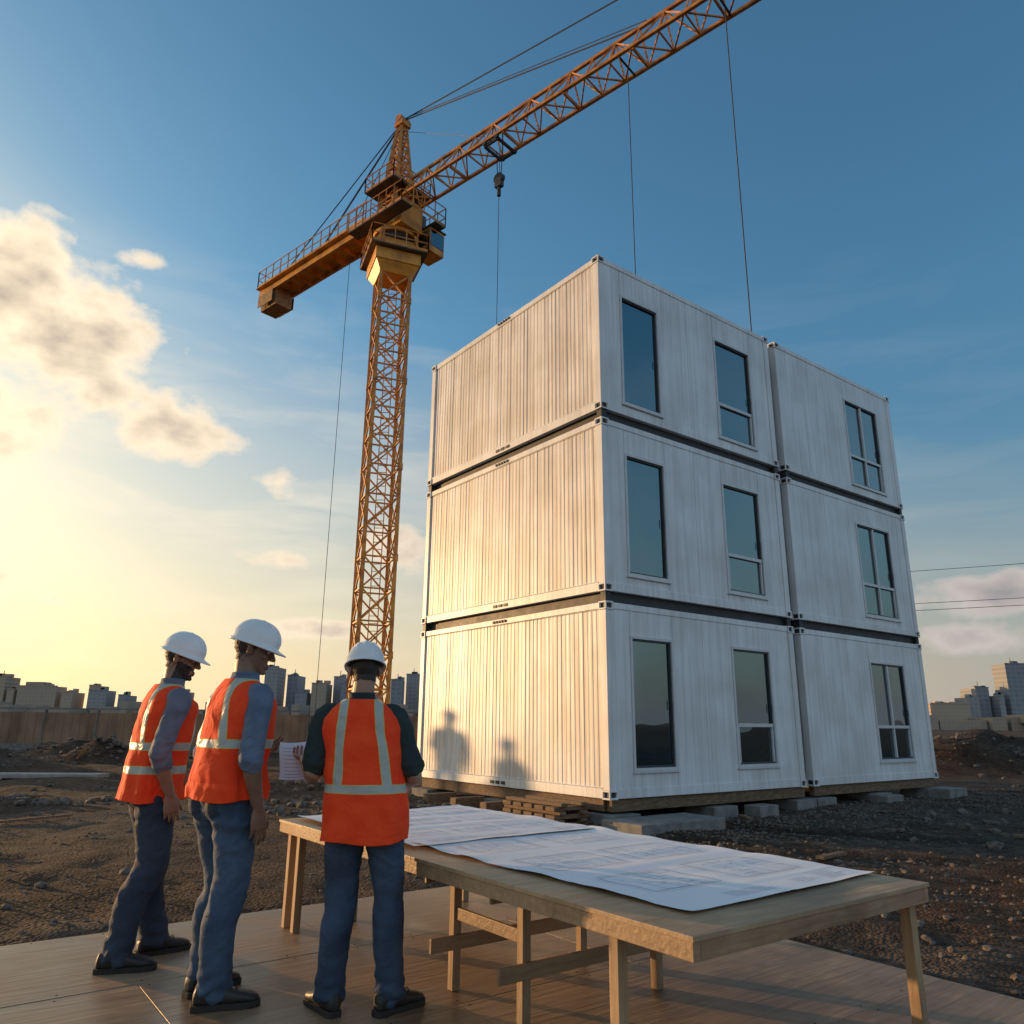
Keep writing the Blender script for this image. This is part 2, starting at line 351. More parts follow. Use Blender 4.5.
# ------------------------------------------------------------------ ground
bd_inv=Matrix.Translation((1.45,11.6,0))@Matrix.Rotation(TH,4,'Z'); bd_inv=bd_inv.inverted()
mounds=[(-13.8,27,1.1,.9,.75),(-16.5,30,2.2,1.2,.6),(-10.2,27.5,1.2,.9,.4),(20,27,5.5,2.6,1.1),(27,25,5,3,1.4),(14.5,26.5,2.4,1.8,.65),(17.5,21.5,1.6,1.0,.4),(13.2,17.5,1.6,1.2,.22),(-5.5,17,2.2,1.2,.18),(-2.6,13.3,1.2,1.0,.12),(9.5,11.5,2.2,1.2,.12),(-9.5,13.5,1.6,.8,.16),(-17.0,22.6,2.1,2.3,1.55)]  # last mound: unseen berm added to lift the shadow-casting workers
DC=Vector((.25,7.72)); sdir=Vector((.802,.5975)); ldir=Vector((-.5975,.802))
def decklocal(x,y):
    v=Vector((x,y))-DC; return v.dot(sdir),v.dot(ldir)
def gh(x,y):
    r=math.hypot(x,y)
    h=-.05
    a,b=decklocal(x,y)
    near=max(0,min(1,(r-2)/3))
    if r<120:
        k=.065*noise.noise((x*.35,y*.35,0))+.045*noise.noise((x*1.1,y*1.1,3))+.03*noise.noise((x*3.1,y*3.1,7))
        for cx,cy,RR in ((20,45,38),(-45,-10,42)):
            q=abs(abs(math.hypot(x-cx,y-cy)-RR)-.95)
            if q<.5: k-=.05*math.exp(-(q/.22)**2)-.02*math.exp(-((q-.36)/.1)**2)
        h+=k*near
        for mx,my,sx,sy,mh in mounds:
            d=((x-mx)/sx)**2+((y-my)/sy)**2
            if d<6: h+=mh*math.exp(-d)*(1+(.35*noise.noise((x*1.3,y*1.3,1))+.25*noise.noise((x*4,y*4,2)))*(.3 if mh>1.5 else 1))
    if a<.25 and b<.25: h=min(h,-.075)
    p=bd_inv@Vector((x,y,0))
    if -.6<p.x<10.2 and -.6<p.y<6.0: h=min(h,-.02)
    return h
rs=[0.3*1.028**i for i in range(334)]; NA=380
vs=[(0,0,-.08)]; 
for r in rs:
    for j in range(NA):
        a=2*math.pi*j/NA; x=r*math.sin(a); y=r*math.cos(a); vs.append((x,y,gh(x,y)))
fs=[(0,1+(j+1)%NA,1+j) for j in range(NA)]
for i in range(len(rs)-1):
    o=1+i*NA; o2=o+NA
    for j in range(NA): k=(j+1)%NA; fs.append((o+j,o+k,o2+k,o2+j))
me=bpy.data.meshes.new('ground'); me.from_pydata(vs,[],fs); me.shade_smooth()
bm=bmesh.new(); bm.from_mesh(me); bmesh.ops.recalc_face_normals(bm,faces=bm.faces)
bm.faces.ensure_lookup_table()
if bm.faces[len(bm.faces)//2].normal.z<0: bmesh.ops.reverse_faces(bm,faces=bm.faces)
bm.to_mesh(me); bm.free()
def ground_mat():
    m,nt,b=newmat('site_dirt_gravel'); L=nt.links
    tc=N(nt,'ShaderNodeTexCoord')
    def nz(s,d=5):
        n=N(nt,'ShaderNodeTexNoise'); n.inputs['Scale'].default_value=s; n.inputs['Detail'].default_value=d; L.new(tc.outputs['Object'],n.inputs[0]); return n
    def ramp(src,p0,c0,p1,c1):
        r=N(nt,'ShaderNodeValToRGB'); r.color_ramp.elements[0].position=p0; r.color_ramp.elements[1].position=p1
        r.color_ramp.elements[0].color=(*c0,1); r.color_ramp.elements[1].color=(*c1,1); L.new(src,r.inputs[0]); return r.outputs[0]
    big=ramp(nz(.22).outputs[0],.38,(.095,.057,.034),.60,(.112,.094,.078))
    mid=ramp(nz(1.4,5).outputs[0],.35,(.60,.56,.52),.66,(1.18,1.15,1.12))
    nf=nz(9,6)
    fine=ramp(nf.outputs[0],.3,(.45,.42,.4),.72,(1.35,1.3,1.25))
    vo=N(nt,'ShaderNodeTexVoronoi'); vo.inputs['Scale'].default_value=34; L.new(tc.outputs['Object'],vo.inputs[0])
    gr=ramp(vo.outputs['Color'],.1,(.6,.6,.6),.9,(1.45,1.42,1.38))
    m0=N(nt,'ShaderNodeMixRGB',blend_type='MULTIPLY'); m0.inputs[0].default_value=1; L.new(big,m0.inputs[1]); L.new(mid,m0.inputs[2])
    m1=N(nt,'ShaderNodeMixRGB',blend_type='MULTIPLY'); m1.inputs[0].default_value=1; L.new(m0.outputs[0],m1.inputs[1]); L.new(fine,m1.inputs[2])
    m2=N(nt,'ShaderNodeMixRGB',blend_type='MULTIPLY'); m2.inputs[0].default_value=.7; L.new(m1.outputs[0],m2.inputs[1]); L.new(gr,m2.inputs[2])
    mz=N(nt,'ShaderNodeVectorMath',operation='MULTIPLY'); mz.inputs[1].default_value=(1,1,0); L.new(tc.outputs['Object'],mz.inputs[0])
    def mth(op,a,b_=None,cl=False):
        n=N(nt,'ShaderNodeMath',operation=op); n.use_clamp=cl
        for i,v in enumerate((a,b_)):
            if v is None: continue
            if isinstance(v,(int,float)): n.inputs[i].default_value=v
            else: L.new(v,n.inputs[i])
        return n.outputs[0]
    def track(c,RR):
        vd=N(nt,'ShaderNodeVectorMath',operation='DISTANCE'); L.new(mz.outputs[0],vd.inputs[0]); vd.inputs[1].default_value=c
        return mth('ABSOLUTE',mth('SUBTRACT',mth('ABSOLUTE',mth('SUBTRACT',vd.outputs['Value'],RR)),.95))
    q=mth('MINIMUM',track((20,45,0),38),track((-45,-10,0),42)); mk=mth('MULTIPLY',mth('SUBTRACT',.32,q),5,True)
    m3=N(nt,'ShaderNodeMixRGB',blend_type='MULTIPLY'); L.new(mth('MULTIPLY',mk,.85),m3.inputs[0]); L.new(m2.outputs[0],m3.inputs[1]); m3.inputs[2].default_value=(.52,.5,.48,1)
    L.new(m3.outputs[0],b.inputs['Base Color']); b.inputs['Roughness'].default_value=.92; b.inputs['Specular IOR Level'].default_value=.2
    ad=mth('ADD',mth('MULTIPLY',vo.outputs['Distance'],-.35),nz(4,8).outputs[0])
    bp=N(nt,'ShaderNodeBump'); bp.inputs['Distance'].default_value=.12; bp.inputs['Strength'].default_value=1; L.new(ad,bp.inputs['Height']); L.new(bp.outputs[0],b.inputs['Normal'])
    return m
me.materials.append(ground_mat()); go=bpy.data.objects.new('ground',me); sc.collection.objects.link(go)
def gravel(name,specs,mat):
    bm=bmesh.new(); bmesh.ops.create_icosphere(bm,subdivisions=1,radius=1); bv=np.array([v.co[:] for v in bm.verts]); bf=np.array([[v.index for v in f.verts] for f in bm.faces]); bm.free()
    V=[];Fc=[];o=0; rng=np.random.default_rng(3)
    for (x,y,s) in specs:
        sc3=rng.uniform(.6,1.2,3)*s; sc3[2]*=.65
        a=rng.uniform(0,6.28); v=bv*(1+rng.uniform(-.22,.22,(len(bv),1)))*sc3
        c,sn=math.cos(a),math.sin(a); v=np.stack([v[:,0]*c-v[:,1]*sn,v[:,0]*sn+v[:,1]*c,v[:,2]],1)+np.array([x,y,gh(x,y)+s*.15])
        V.append(v);Fc.append(bf+o);o+=len(bv)
    V=np.concatenate(V);Fc=np.concatenate(Fc)
    me=bpy.data.meshes.new(name); me.from_pydata(V.tolist(),[],Fc.tolist()); me.materials.append(mat)
    ob=bpy.data.objects.new(name,me); sc.collection.objects.link(ob); return ob
def free(q):
    a,b=decklocal(q.x,q.y)
    if a<.1 and b<.1: return False
    p=bd_inv@Vector((q.x,q.y,0))
    return not(0<p.x<9.8 and 0<p.y<5.56)
specs=[]
while len(specs)<11000:
    u=random.random()
    if u<.45:
        a=random.uniform(-3.0,11.5); b=random.choice([random.gauss(-.9,.6),random.gauss(-1.2,1.0)]) 
        q=Vector((1.45,11.6))+sdir*a+ldir*b
        if u<.12: q=Vector((1.45,11.6))+sdir*random.gauss(-1.0,.6)+ldir*random.uniform(-1,6.5)
        s=random.uniform(.010,.030)
    elif u<.84:
        r=4.5+18*random.random()**1.6; az=R(random.uniform(-42,42)); q=Vector((r*math.sin(az),r*math.cos(az))); s=random.uniform(.006,.018)*(1+r/18)
        if noise.noise((q.x*.5,q.y*.5,9))<-.05 : continue
        if random.random()<.05: s*=2.6
    elif u<.87:
        q=Vector((random.uniform(2.6,9),random.uniform(4.5,9.5))); s=random.uniform(.015,.045)
    else:
        mx,my,sx,sy,mh=random.choice(mounds); q=Vector((random.gauss(mx,sx*.8),random.gauss(my,sy*.8))); s=random.uniform(.03,.12)
    if free(q): specs.append((q.x,q.y,s))
gravel('gravel',specs,pbr('gravel_stone',(.070,.055,.043),(.17,.145,.12),scale=14,rough=.9))
of=MB()
for i in range(30):
    q=Vector((random.uniform(-12,13),random.uniform(7,22)))
    L_=random.uniform(.3,1.3); a=random.uniform(0,math.pi); d_=Vector((math.cos(a),math.sin(a)))*L_/2
    p1_=q-d_;p2_=q+d_
    if not(free(q) and free(p1_) and free(p2_)): continue
    of.beam((p1_.x,p1_.y,gh(p1_.x,p1_.y)+.035),(p2_.x,p2_.y,gh(p2_.x,p2_.y)+.045),random.uniform(.05,.12),.03)
of.obj('timber_offcuts',[M_TIMBER])
# ------------------------------------------------------------------ plywood deck
def wood(name,c1,c2,rot,rough=.6,st=(1.2,14,8)):
    m,nt,b=newmat(name); L=nt.links
    tc=N(nt,'ShaderNodeTexCoord'); mp=N(nt,'ShaderNodeMapping'); mp.inputs['Rotation'].default_value=(0,0,rot); mp.inputs['Scale'].default_value=st; L.new(tc.outputs['Object'],mp.inputs[0])
    n=N(nt,'ShaderNodeTexNoise'); n.inputs['Scale'].default_value=2.2; n.inputs['Detail'].default_value=6; n.inputs['Distortion'].default_value=.6; L.new(mp.outputs[0],n.inputs[0])
    cr=N(nt,'ShaderNodeValToRGB'); cr.color_ramp.elements[0].position=.3; cr.color_ramp.elements[1].position=.7; cr.color_ramp.elements[0].color=(*c1,1); cr.color_ramp.elements[1].color=(*c2,1); L.new(n.outputs[0],cr.inputs[0])
    n2=N(nt,'ShaderNodeTexNoise'); n2.inputs['Scale'].default_value=1.3; n2.inputs['Detail'].default_value=8; n2.inputs['Roughness'].default_value=.62; L.new(tc.outputs['Object'],n2.inputs[0])
    c2r=N(nt,'ShaderNodeValToRGB'); c2r.color_ramp.elements[0].position=.38; c2r.color_ramp.elements[1].position=.60; c2r.color_ramp.elements[0].color=(.50,.48,.46,1); c2r.color_ramp.elements[1].color=(1.05,1.05,1.05,1); L.new(n2.outputs[0],c2r.inputs[0])
    mx=N(nt,'ShaderNodeMixRGB',blend_type='MULTIPLY'); mx.inputs[0].default_value=.9; L.new(cr.outputs[0],mx.inputs[1]); L.new(c2r.outputs[0],mx.inputs[2]); L.new(mx.outputs[0],b.inputs['Base Color'])
    mr=N(nt,'ShaderNodeMapRange'); mr.inputs[1].default_value=.35; mr.inputs[2].default_value=.65; mr.inputs[3].default_value=rough-.15; mr.inputs[4].default_value=rough+.15; L.new(n2.outputs[0],mr.inputs[0]); L.new(mr.outputs[0],b.inputs['Roughness'])
    bp=N(nt,'ShaderNodeBump'); bp.inputs['Distance'].default_value=.003; L.new(n.outputs[0],bp.inputs['Height']); L.new(bp.outputs[0],b.inputs['Normal'])
    return m
dk=empty('plywood_deck',(DC.x,DC.y,0),TH)
dms=[wood('deck_ply_%d'%i,c1,c2,0,.48) for i,(c1,c2) in enumerate([((.29,.185,.105),(.42,.285,.17)),((.265,.165,.095),(.385,.255,.15)),((.315,.205,.12),(.45,.31,.19))])]
d=MB(); sw=MB()
for i in range(7):
    off=(i%2)*1.22
    for j in range(-1,8):
        x1=-(j*2.44)+off; x0=x1-2.44; x1=min(x1,0); 
        if x1-x0<.05: continue
        y1=-i*1.22; y0=y1-1.22
        z=random.uniform(-.0015,.0015)
        d.box((x0+.002,y0+.002,-.02+z),(x1-.002,y1-.002,z),random.randrange(3))
        if x0>-9:
            for sx in np.arange(x0+.05,x1,.4):
                for sy in (y0+.04,y1-.04): sw.cyl((sx,sy,z-.002),(sx,sy,z+.0015),.006,6)
d.obj('plywood_sheets',dms,dk,bevel=.002); sw.obj('screws',[M_DARK],dk)
jn=MB()
for i in range(22): jn.box((-.08-i*.61-.045,-8.54,-.07),(-.08-i*.61,-.01,-.0225))
jn.box((-13.5,-.006,-.07),(-.02,.03,-.022)); jn.obj('joists',[M_TIMBER],dk)
# ------------------------------------------------------------------ table
TZ=.68; TO=Vector((.61,2.78))
tbl=empty('plywood_work_table',(TO.x,TO.y,0),TH)
TW=1.60;TL=3.74
M_TT=wood('table_ply_top',(.36,.245,.14),(.49,.35,.21),math.pi/2,.5); M_TE=wood('table_timber',(.30,.185,.10),(.42,.285,.16),0,.6,(2,20,20)); M_TE2=wood('table_timber_long',(.32,.205,.11),(.44,.30,.17),math.pi/2,.6,(2,20,20)); M_LEG=wood('table_leg_timber',(.32,.205,.11),(.44,.30,.17),0,.6,(20,20,1.5))
t=MB()
t.box((0,0,TZ-.018),(TW,TL*.5-.001,TZ)); t.box((0,TL*.5+.001,TZ-.018),(TW,TL,TZ)); t.obj('table_top',[M_TT],tbl,bevel=.002)
t=MB(); a0=.006
t.box((a0,a0,TZ-.080),(a0+.036,TL-a0,TZ-.0185)); t.box((TW-a0-.036,a0,TZ-.080),(TW-a0,TL-a0,TZ-.0185))
t.obj('long_rails',[M_TE2],tbl,bevel=.003)
t=MB(); l=MB()
for y in (a0,TL*.33,TL*.66,TL-a0-.036): t.box((a0+.037,y,TZ-.080),(TW-a0-.037,y+.036,TZ-.0185))
for x,y in ((.045,.40),(TW-.10,.05),(.045,TL-.13),(TW-.105,TL-.13),(.045,TL-.29),(.5,TL-.2)):
    l.box((x,y,.001),(x+.05,y+.05,TZ-.02))
for y in (1.30,1.9):
    for x in (.3,1.2):
        l.box((x,y,.001),(x+.048,y+.048,TZ-.082)); 
    t.box((.15,y-.022,.20),(1.4,y-.002,.27)); 
    t.box((.15,y+.049,TZ-.155),(1.4,y+.069,TZ-.082))
for x in (.31,1.21): t.box((x,1.35,.34),(x+.02,1.91,.40))
t.obj('bearers_and_braces',[M_TE],tbl,bevel=.003); l.obj('legs',[M_LEG],tbl,bevel=.003)
# ------------------------------------------------------------------ blueprints
M_PAPER=pbr('drawing_paper',(.80,.82,.84),(.74,.77,.80),scale=2,rough=.7,rvar=.05)
M_INK=pbr('blueprint_ink',(.24,.29,.40),(.32,.36,.46),rough=.7)
def sheet(root_name,w,h,loc,rz,zoff,seed):
    rnd=random.Random(seed)
    root=empty(root_name,loc,rz)
    def z(u,v):
        e=max(0,1-min(u+w/2,w/2-u)/.10); e2=max(0,1-min(v+h/2,h/2-v)/.08)
        crease=.0025*max(0,1-abs(((v+h/2)%.42)-.21)/.02)+.0025*max(0,1-abs(u)/.02)
        return zoff+.005*(1+noise.noise((u*2.6+seed,v*2.6,seed)))+.0045*(1+noise.noise((u*.8,v*7+seed,seed)))+crease+.020*e*e*max(0,noise.noise((v*3,seed,1))+.25)+.008*e2*e2*max(0,noise.noise((u*3,seed,5))+.1)
    nx,ny=int(w/.02),int(h/.02)
    vs=[];fs=[]
    for j in range(ny+1):
        for i in range(nx+1):
            u=-w/2+w*i/nx; v=-h/2+h*j/ny; vs.append((u,v,z(u,v)))
    for j in range(ny):
        for i in range(nx): a=j*(nx+1)+i; fs.append((a,a+1,a+nx+2,a+nx+1))
    mb=MB(); mb.add(vs,fs); mb.obj('paper',[M_PAPER],root,smooth=True)
    ink=MB()
    def line(p,q,wd=.0018):
        p=Vector(p);q=Vector(q);dd=q-p;n=max(1,int(dd.length/.02)); nn=Vector((-dd.y,dd.x)).normalized()*wd/2
        vv=[]
        for i in range(n+1):
            c=p+dd*i/n
            for s in (-1,1):
                g=c+nn*s; vv.append((g.x,g.y,z(g.x,g.y)+.0012))
        ink.add(vv,[(2*i,2*i+1,2*i+3,2*i+2) for i in range(n)])
    def rect(x0,y0,x1,y1,wd=.0018):
        line((x0,y0),(x1,y0),wd);line((x1,y0),(x1,y1),wd);line((x1,y1),(x0,y1),wd);line((x0,y1),(x0,y0),wd)
    m=.05; 
    rect(w/2-m-.24,-h/2+m,w/2-m,-h/2+m+.14)
    for i in range(6):
        yy=-h/2+m+.015+i*.02; line((w/2-m-.22,yy),(w/2-m-.22+rnd.uniform(.07,.19),yy),.0035)
    def plan(cx,cy,pw,ph):
        rect(cx-pw/2,cy-ph/2,cx+pw/2,cy+ph/2,.0035); rect(cx-pw/2+.010,cy-ph/2+.010,cx+pw/2-.010,cy+ph/2-.010)
        xs=[cx-pw/2]; 
        while xs[-1]<cx+pw/2-.10: xs.append(xs[-1]+rnd.uniform(.04,.11))
        for x in xs[1:]:
            line((x,cy-ph/2),(x,cy+ph/2-rnd.choice([0,.3,.5])*ph),.0026)
            for rep in range(2):
                k=rnd.uniform(.15,.85); line((x,cy-ph/2+ph*k),(x+rnd.uniform(.04,.10),cy-ph/2+ph*k),.0026)
            line((x,cy+ph/2+.010),(x,cy+ph/2+.034)); 
            for jj in range(5): 
                q=rnd.uniform(-.45,.45)*ph; line((x-.034,cy+q),(x-.034+rnd.uniform(.012,.034),cy+q),.0026)
            for a in range(5):
                a0_=a*R(18); a1=(a+1)*R(18); rr=.038; line((x+rr*math.cos(a0_),cy-ph/2+rr*math.sin(a0_)),(x+rr*math.cos(a1),cy-ph/2+rr*math.sin(a1)),.0016)
        line((cx-pw/2,cy+ph/2+.022),(cx+pw/2,cy+ph/2+.022)); line((cx-pw/2-.025,cy-ph/2),(cx-pw/2-.025,cy+ph/2))
        line((cx-pw/2,cy-ph/2-.025),(cx+pw/2,cy-ph/2-.025)); 
    ny_=max(2,round(h/.6)); nx_=max(1,int(w/.45))
    for i in range(nx_):
        for j in range(ny_):
            cw_=(w-2*m-.06)/nx_; ch=(h-2*m-.16)/ny_
            plan(-w/2+m+.03+cw_*(i+.5),-h/2+m+.14+ch*(j+.5),cw_*rnd.uniform(.7,.86),ch*rnd.uniform(.5,.7))
    for r_ in range(6):
        bx=rnd.uniform(-w/2+m+.05,w/2-.45); by=-h/2+m+.02
        for k in range(5): line((bx,by+k*.018),(bx+rnd.uniform(.07,.18),by+k*.018),.0026)
    ink.obj('drawing_lines',[M_INK],root)
    return root
def tw(x,y,z=0): 
    v=TO+sdir*x+ldir*y; return (v.x,v.y,z)
sheet('blueprint',1.34,1.98,tw(.865,1.205,TZ),TH+R(1.5),.001,11)
sheet('blueprint',1.38,1.62,tw(.80,2.87,TZ),TH+R(1.0),.010,13)
# ------------------------------------------------------------------ fence, barrier, slab, power line
fn=empty('site_hoarding_fence',(-38,36,0)); f=MB(); c=MB()
x=0
M_FEN=pbr('weathered_hoarding',(.34,.22,.13),(.20,.125,.075),scale=1.2,rough=.85,bump=.004,bscale=8,stretch=(1,1,.6))
while x<37:
    f.box((x+.03,0,-.15),(x+2.37,.07,1.62)); c.box((x+2.37+.002,-.06,-.15),(x+2.43-.002,.13,1.74)); 
    for k in range(6): f.box((x+.1+k*.38,-.018,-.1),(x+.13+k*.38,-.001,1.6))
    x+=2.4
c.box((0,-.07,1.76),(x,.14,1.82)); c.box((0,-.10,-.15),(x,-.03,.25))
f.obj('panels',[M_FEN],fn); c.obj('posts_and_cap',[M_CONC],fn)
bn=empty('concrete_barrier',(6,36,0)); b_=MB(); x=0
while x<44:
    vs=[(x+.02,-.3,-.1),(x+.02,-.3,.12),(x+.02,-.14,.35),(x+.02,-.09,.98),(x+.02,.09,.98),(x+.02,.14,.35),(x+.02,.3,.12),(x+.02,.3,-.1)]
    vs2=[(x+2.98,q,r) for _,q,r in vs]
    b_.add(vs+vs2,[tuple(range(8)),tuple(range(15,7,-1))]+[(i,i+8,(i+1)%8+8,(i+1)%8) for i in range(8)]); x+=3
b_.obj('barrier_units',[pbr('barrier_ochre_concrete',(.34,.21,.12),(.22,.14,.08),rough=.9)],bn)
sl=empty('concrete_slab',(-11.1,19.8,0),R(4)); s_=MB(); s_.box((-1.6,-.35,-.05),(1.1,.3,.05)); s_.box((-2.6,-1.1,-.05),(-.9,-.75,.03)); s_.obj('slab',[pbr('pale_concrete',(.36,.33,.30),(.26,.24,.22),rough=.8)],sl,bevel=.01)
pl=empty('power_line',(0,0,0)); pm=MB()
A=Vector((6,65,0));B=Vector((62,38,0))
for P_ in (A,B):
    pm.cyl(P_+Vector((0,0,-.2)),P_+Vector((0,0,12.8)),.18,10,r2=.12); pm.beam(P_+Vector((0,0,12.0))+Vector((-.5,-1,0)),P_+Vector((0,0,12.0))+Vector((.5,1,0)),.12); pm.beam(P_+Vector((0,0,9.6))+Vector((-.4,-.7,0)),P_+Vector((0,0,9.6))+Vector((.4,.7,0)),.12)
for z0,z1,off in ((12.1,12.6,0),(9.8,10.3,.3),(9.2,9.7,-.6)):
    prev=None
    for i in range(41):
        t_=i/40; q=A.lerp(B,t_)+Vector((off,off*.5,z0+(z1-z0)*t_+.5-1.2*4*t_*(1-t_)*.5))
        if prev is not None: pm.cyl(prev,q,.02,5)
        prev=q
pm.obj('poles_and_wires',[M_ROPE],pl)
# ------------------------------------------------------------------ skyline
def citymat(name,c,win,sx,sz):
    m,nt,b=newmat(name); L=nt.links
    tc=N(nt,'ShaderNodeTexCoord'); mp=N(nt,'ShaderNodeMapping'); mp.inputs['Rotation'].default_value=(R(90),0,0); 
    L.new(tc.outputs['Object'],mp.inputs[0])
    br=N(nt,'ShaderNodeTexBrick'); br.offset=0; br.inputs['Color1'].default_value=(*win,1); br.inputs['Color2'].default_value=(*[w*1.15 for w in win],1); br.inputs['Mortar'].default_value=(*c,1)
    br.inputs['Scale'].default_value=1; br.inputs['Brick Width'].default_value=sx; br.inputs['Row Height'].default_value=sz; br.inputs['Mortar Size'].default_value=.8; br.inputs['Mortar Smooth'].default_value=.0
    L.new(mp.outputs[0],br.inputs[0]); L.new(br.outputs[0],b.inputs['Base Color']); b.inputs['Roughness'].default_value=.7; return m
cms=[citymat('city_facade_a',(.40,.31,.23),(.32,.25,.19),3.2,3.6),citymat('city_facade_b',(.30,.29,.28),(.23,.22,.22),4,3.4),citymat('city_facade_c',(.42,.32,.23),(.31,.24,.18),2.6,3.3),citymat('city_facade_d',(.25,.26,.28),(.19,.20,.22),5,4)]  # facade colours lightened and window contrast lowered to stand in for distance haze
def city(x0,x1,h,y=700,mi=None,steps=None):
    mb=MB(); dpt=random.uniform(14,26); w=x1-x0; mi=random.randrange(4) if mi is None else mi
    mb.box((-w/2,0,-1),(w/2,dpt,h)); 
    mb.box((-w/2-.3,-.3,h+.01),(w/2+.3,.6,h+.9)); 
    for k in range(3):
        a=random.uniform(-w*.4,w*.25); mb.box((a,4,h+.02),(a+random.uniform(2,w*.25+2),9,h+random.uniform(1.5,3.5)))
    if h>35: mb.cyl((0,6,h),(0,6,h+6),.35,5)
    if steps:
        for (a,b,hh) in steps: mb.box((a*w-w/2,2,h+.03),(b*w-w/2,dpt-2,hh))
    e=empty('distant_city_building',((x0+x1)/2,y,0)); mb.obj('tower_mass',[cms[mi]],e)
for a in [(-466,-453,37,700,2),(-450,-444,26),(-441,-406,29,700,0,[(.15,.6,33)]),(-401,-391,24,700,2),(-388,-382,31,720,0),(-377,-361,26,700,1),(-350,-343,22,700,3),(-318,-308,27,740,0),(-240,-231,33,760,0),(-221,-209,48,700,1),(-206,-196,42,720,3),(-192,-182,26),(-178,-165,34,700,0),(-163,-154,41,720,1),(-152,-147,34),(-107,-97,38,700,3),(-96,-84,44,720,1),
          (368,379,41,720,3),(371,405,22,690,2),(409,420,28,700,1),(424,436,37,710,3),(438,443,30,700,1),(448,466,58,700,3),(480,505,38),(-520,-490,28),(-560,-535,36),(-130,-118,24),(-70,-48,30),(-20,5,26),(40,66,44),(110,128,36),(160,190,28),(230,246,50),(290,310,34)]:
    city(*a)
mb=MB(); x=-620
while x<620:
    w=random.uniform(8,26); mb.box((x,random.uniform(0,30),-1),(x+w,60,random.uniform(6,12))); 
    if random.random()<.4: mb.box((x+w*.3,5,6),(x+w*.6,40,random.uniform(12,16)))
    x+=w+random.uniform(-3,6)
mb.obj('distant_low_rise_city',[cms[0]],None,loc=(0,640,0))
# ------------------------------------------------------------------ PEOPLE
def catmull(pts,sub=4):
    P=[Vector(p) for p in pts]; out=[]
    for i in range(len(P)-1):
        p0=P[max(i-1,0)];p1=P[i];p2=P[i+1];p3=P[min(i+2,len(P)-1)]
        for k in range(sub):
            t=k/sub; out.append(.5*((2*p1)+(-p0+p2)*t+(2*p0-5*p1+4*p2-p3)*t*t+(-p0+3*p1-3*p2+p3)*t**3))
    out.append(P[-1]); return out
def loft(rings,n=22,ex=2.0):
    vs=[];fs=[]
    for c,ax,ay in rings:
        for i in range(n):
            t=2*math.pi*i/n; ct,st=math.cos(t),math.sin(t)
            x=math.copysign(abs(ct)**(2/ex),ct); y=math.copysign(abs(st)**(2/ex),st)
            vs.append(Vector(c)+Vector(ax)*x+Vector(ay)*y)
    for r in range(len(rings)-1):
        for i in range(n):
            j=(i+1)%n; fs.append((r*n+i,r*n+j,(r+1)*n+j,(r+1)*n+i))
    a=len(vs); vs.append(sum((vs[i] for i in range(n)),Vector())/n); vs.append(sum((vs[(len(rings)-1)*n+i] for i in range(n)),Vector())/n)
    o=(len(rings)-1)*n
    for i in range(n):
        j=(i+1)%n; fs.append((a,j,i)); fs.append((a+1,o+i,o+j))
    return vs,fs
def tube(pts,rads,n=16,sub=4,caps=True,flat=1.0,flatdir=None):
    P=catmull(pts,sub); Rr=[]
    for i in range(len(rads)-1):
        for k in range(sub): 
            t=k/sub; t=t*t*(3-2*t); Rr.append(rads[i]*(1-t)+rads[i+1]*t)
    Rr.append(rads[-1])
    d0=(P[1]-P[0]).normalized(); up=Vector(flatdir) if flatdir else (Vector((0,0,1)) if abs(d0.z)<.9 else Vector((0,1,0)))
    rings=[]
    for i,p in enumerate(P):
        d=(P[min(i+1,len(P)-1)]-P[max(i-1,0)]).normalized()
        b=(up-d*up.dot(d)).normalized(); a=b.cross(d).normalized(); up=b
        rings.append((p,a*Rr[i],b*Rr[i]*flat,d))
    out=[]
    if caps:
        p,a,b,d=rings[0]; r=Rr[0]; out+=[(p-d*r*.85,a*.35,b*.35),(p-d*r*.5,a*.85,b*.85)]
    out+=[(p,a,b) for p,a,b,d in rings]
    if caps:
        p,a,b,d=rings[-1]; r=Rr[-1]; out+=[(p+d*r*.5,a*.85,b*.85),(p+d*r*.85,a*.35,b*.35)]
    return loft(out,n)
def ball(c,r,n=16,M=None):
    r=Vector(r) if hasattr(r,'__len__') else Vector((r,r,r)); rings=[]
    for k in range(1,11):
        ph=math.pi*k/11; rings.append((Vector((0,0,-math.cos(ph)*r.z)),Vector((math.sin(ph)*r.x,0,0)),Vector((0,math.sin(ph)*r.y,0))))
    vs,fs=loft(rings,n)
    if M is not None: vs=[M@v for v in vs]
    return [v+Vector(c) for v in vs],fs
def remesh(parts,voxel,name,mats,parent,smooth=3,disp=None,T=None,matfn=None):
    mb=MB()
    for vs,fs in parts: mb.add([T(v) for v in vs] if T else vs,fs)
    o=mb.obj('tmp',[]); rm=o.modifiers.new('r','REMESH'); rm.mode='VOXEL'; rm.voxel_size=voxel; rm.adaptivity=0
    sm=o.modifiers.new('s','SMOOTH'); sm.iterations=smooth; sm.factor=.5
    dg=bpy.context.evaluated_depsgraph_get(); me=bpy.data.meshes.new_from_object(o.evaluated_get(dg))
    bpy.data.objects.remove(o)
    me.name=name; me.materials.clear()
    for m in mats: me.materials.append(m)
    if disp:
        ns=[v.normal.copy() for v in me.vertices]
        for v,nn in zip(me.vertices,ns): v.co=v.co+nn*disp(v.co,nn)
    if matfn:
        for p in me.polygons: p.material_index=matfn(p.center,p.normal)
    me.shade_smooth()
    ob=bpy.data.objects.new(name,me); sc.collection.objects.link(ob); ob.parent=parent; return ob
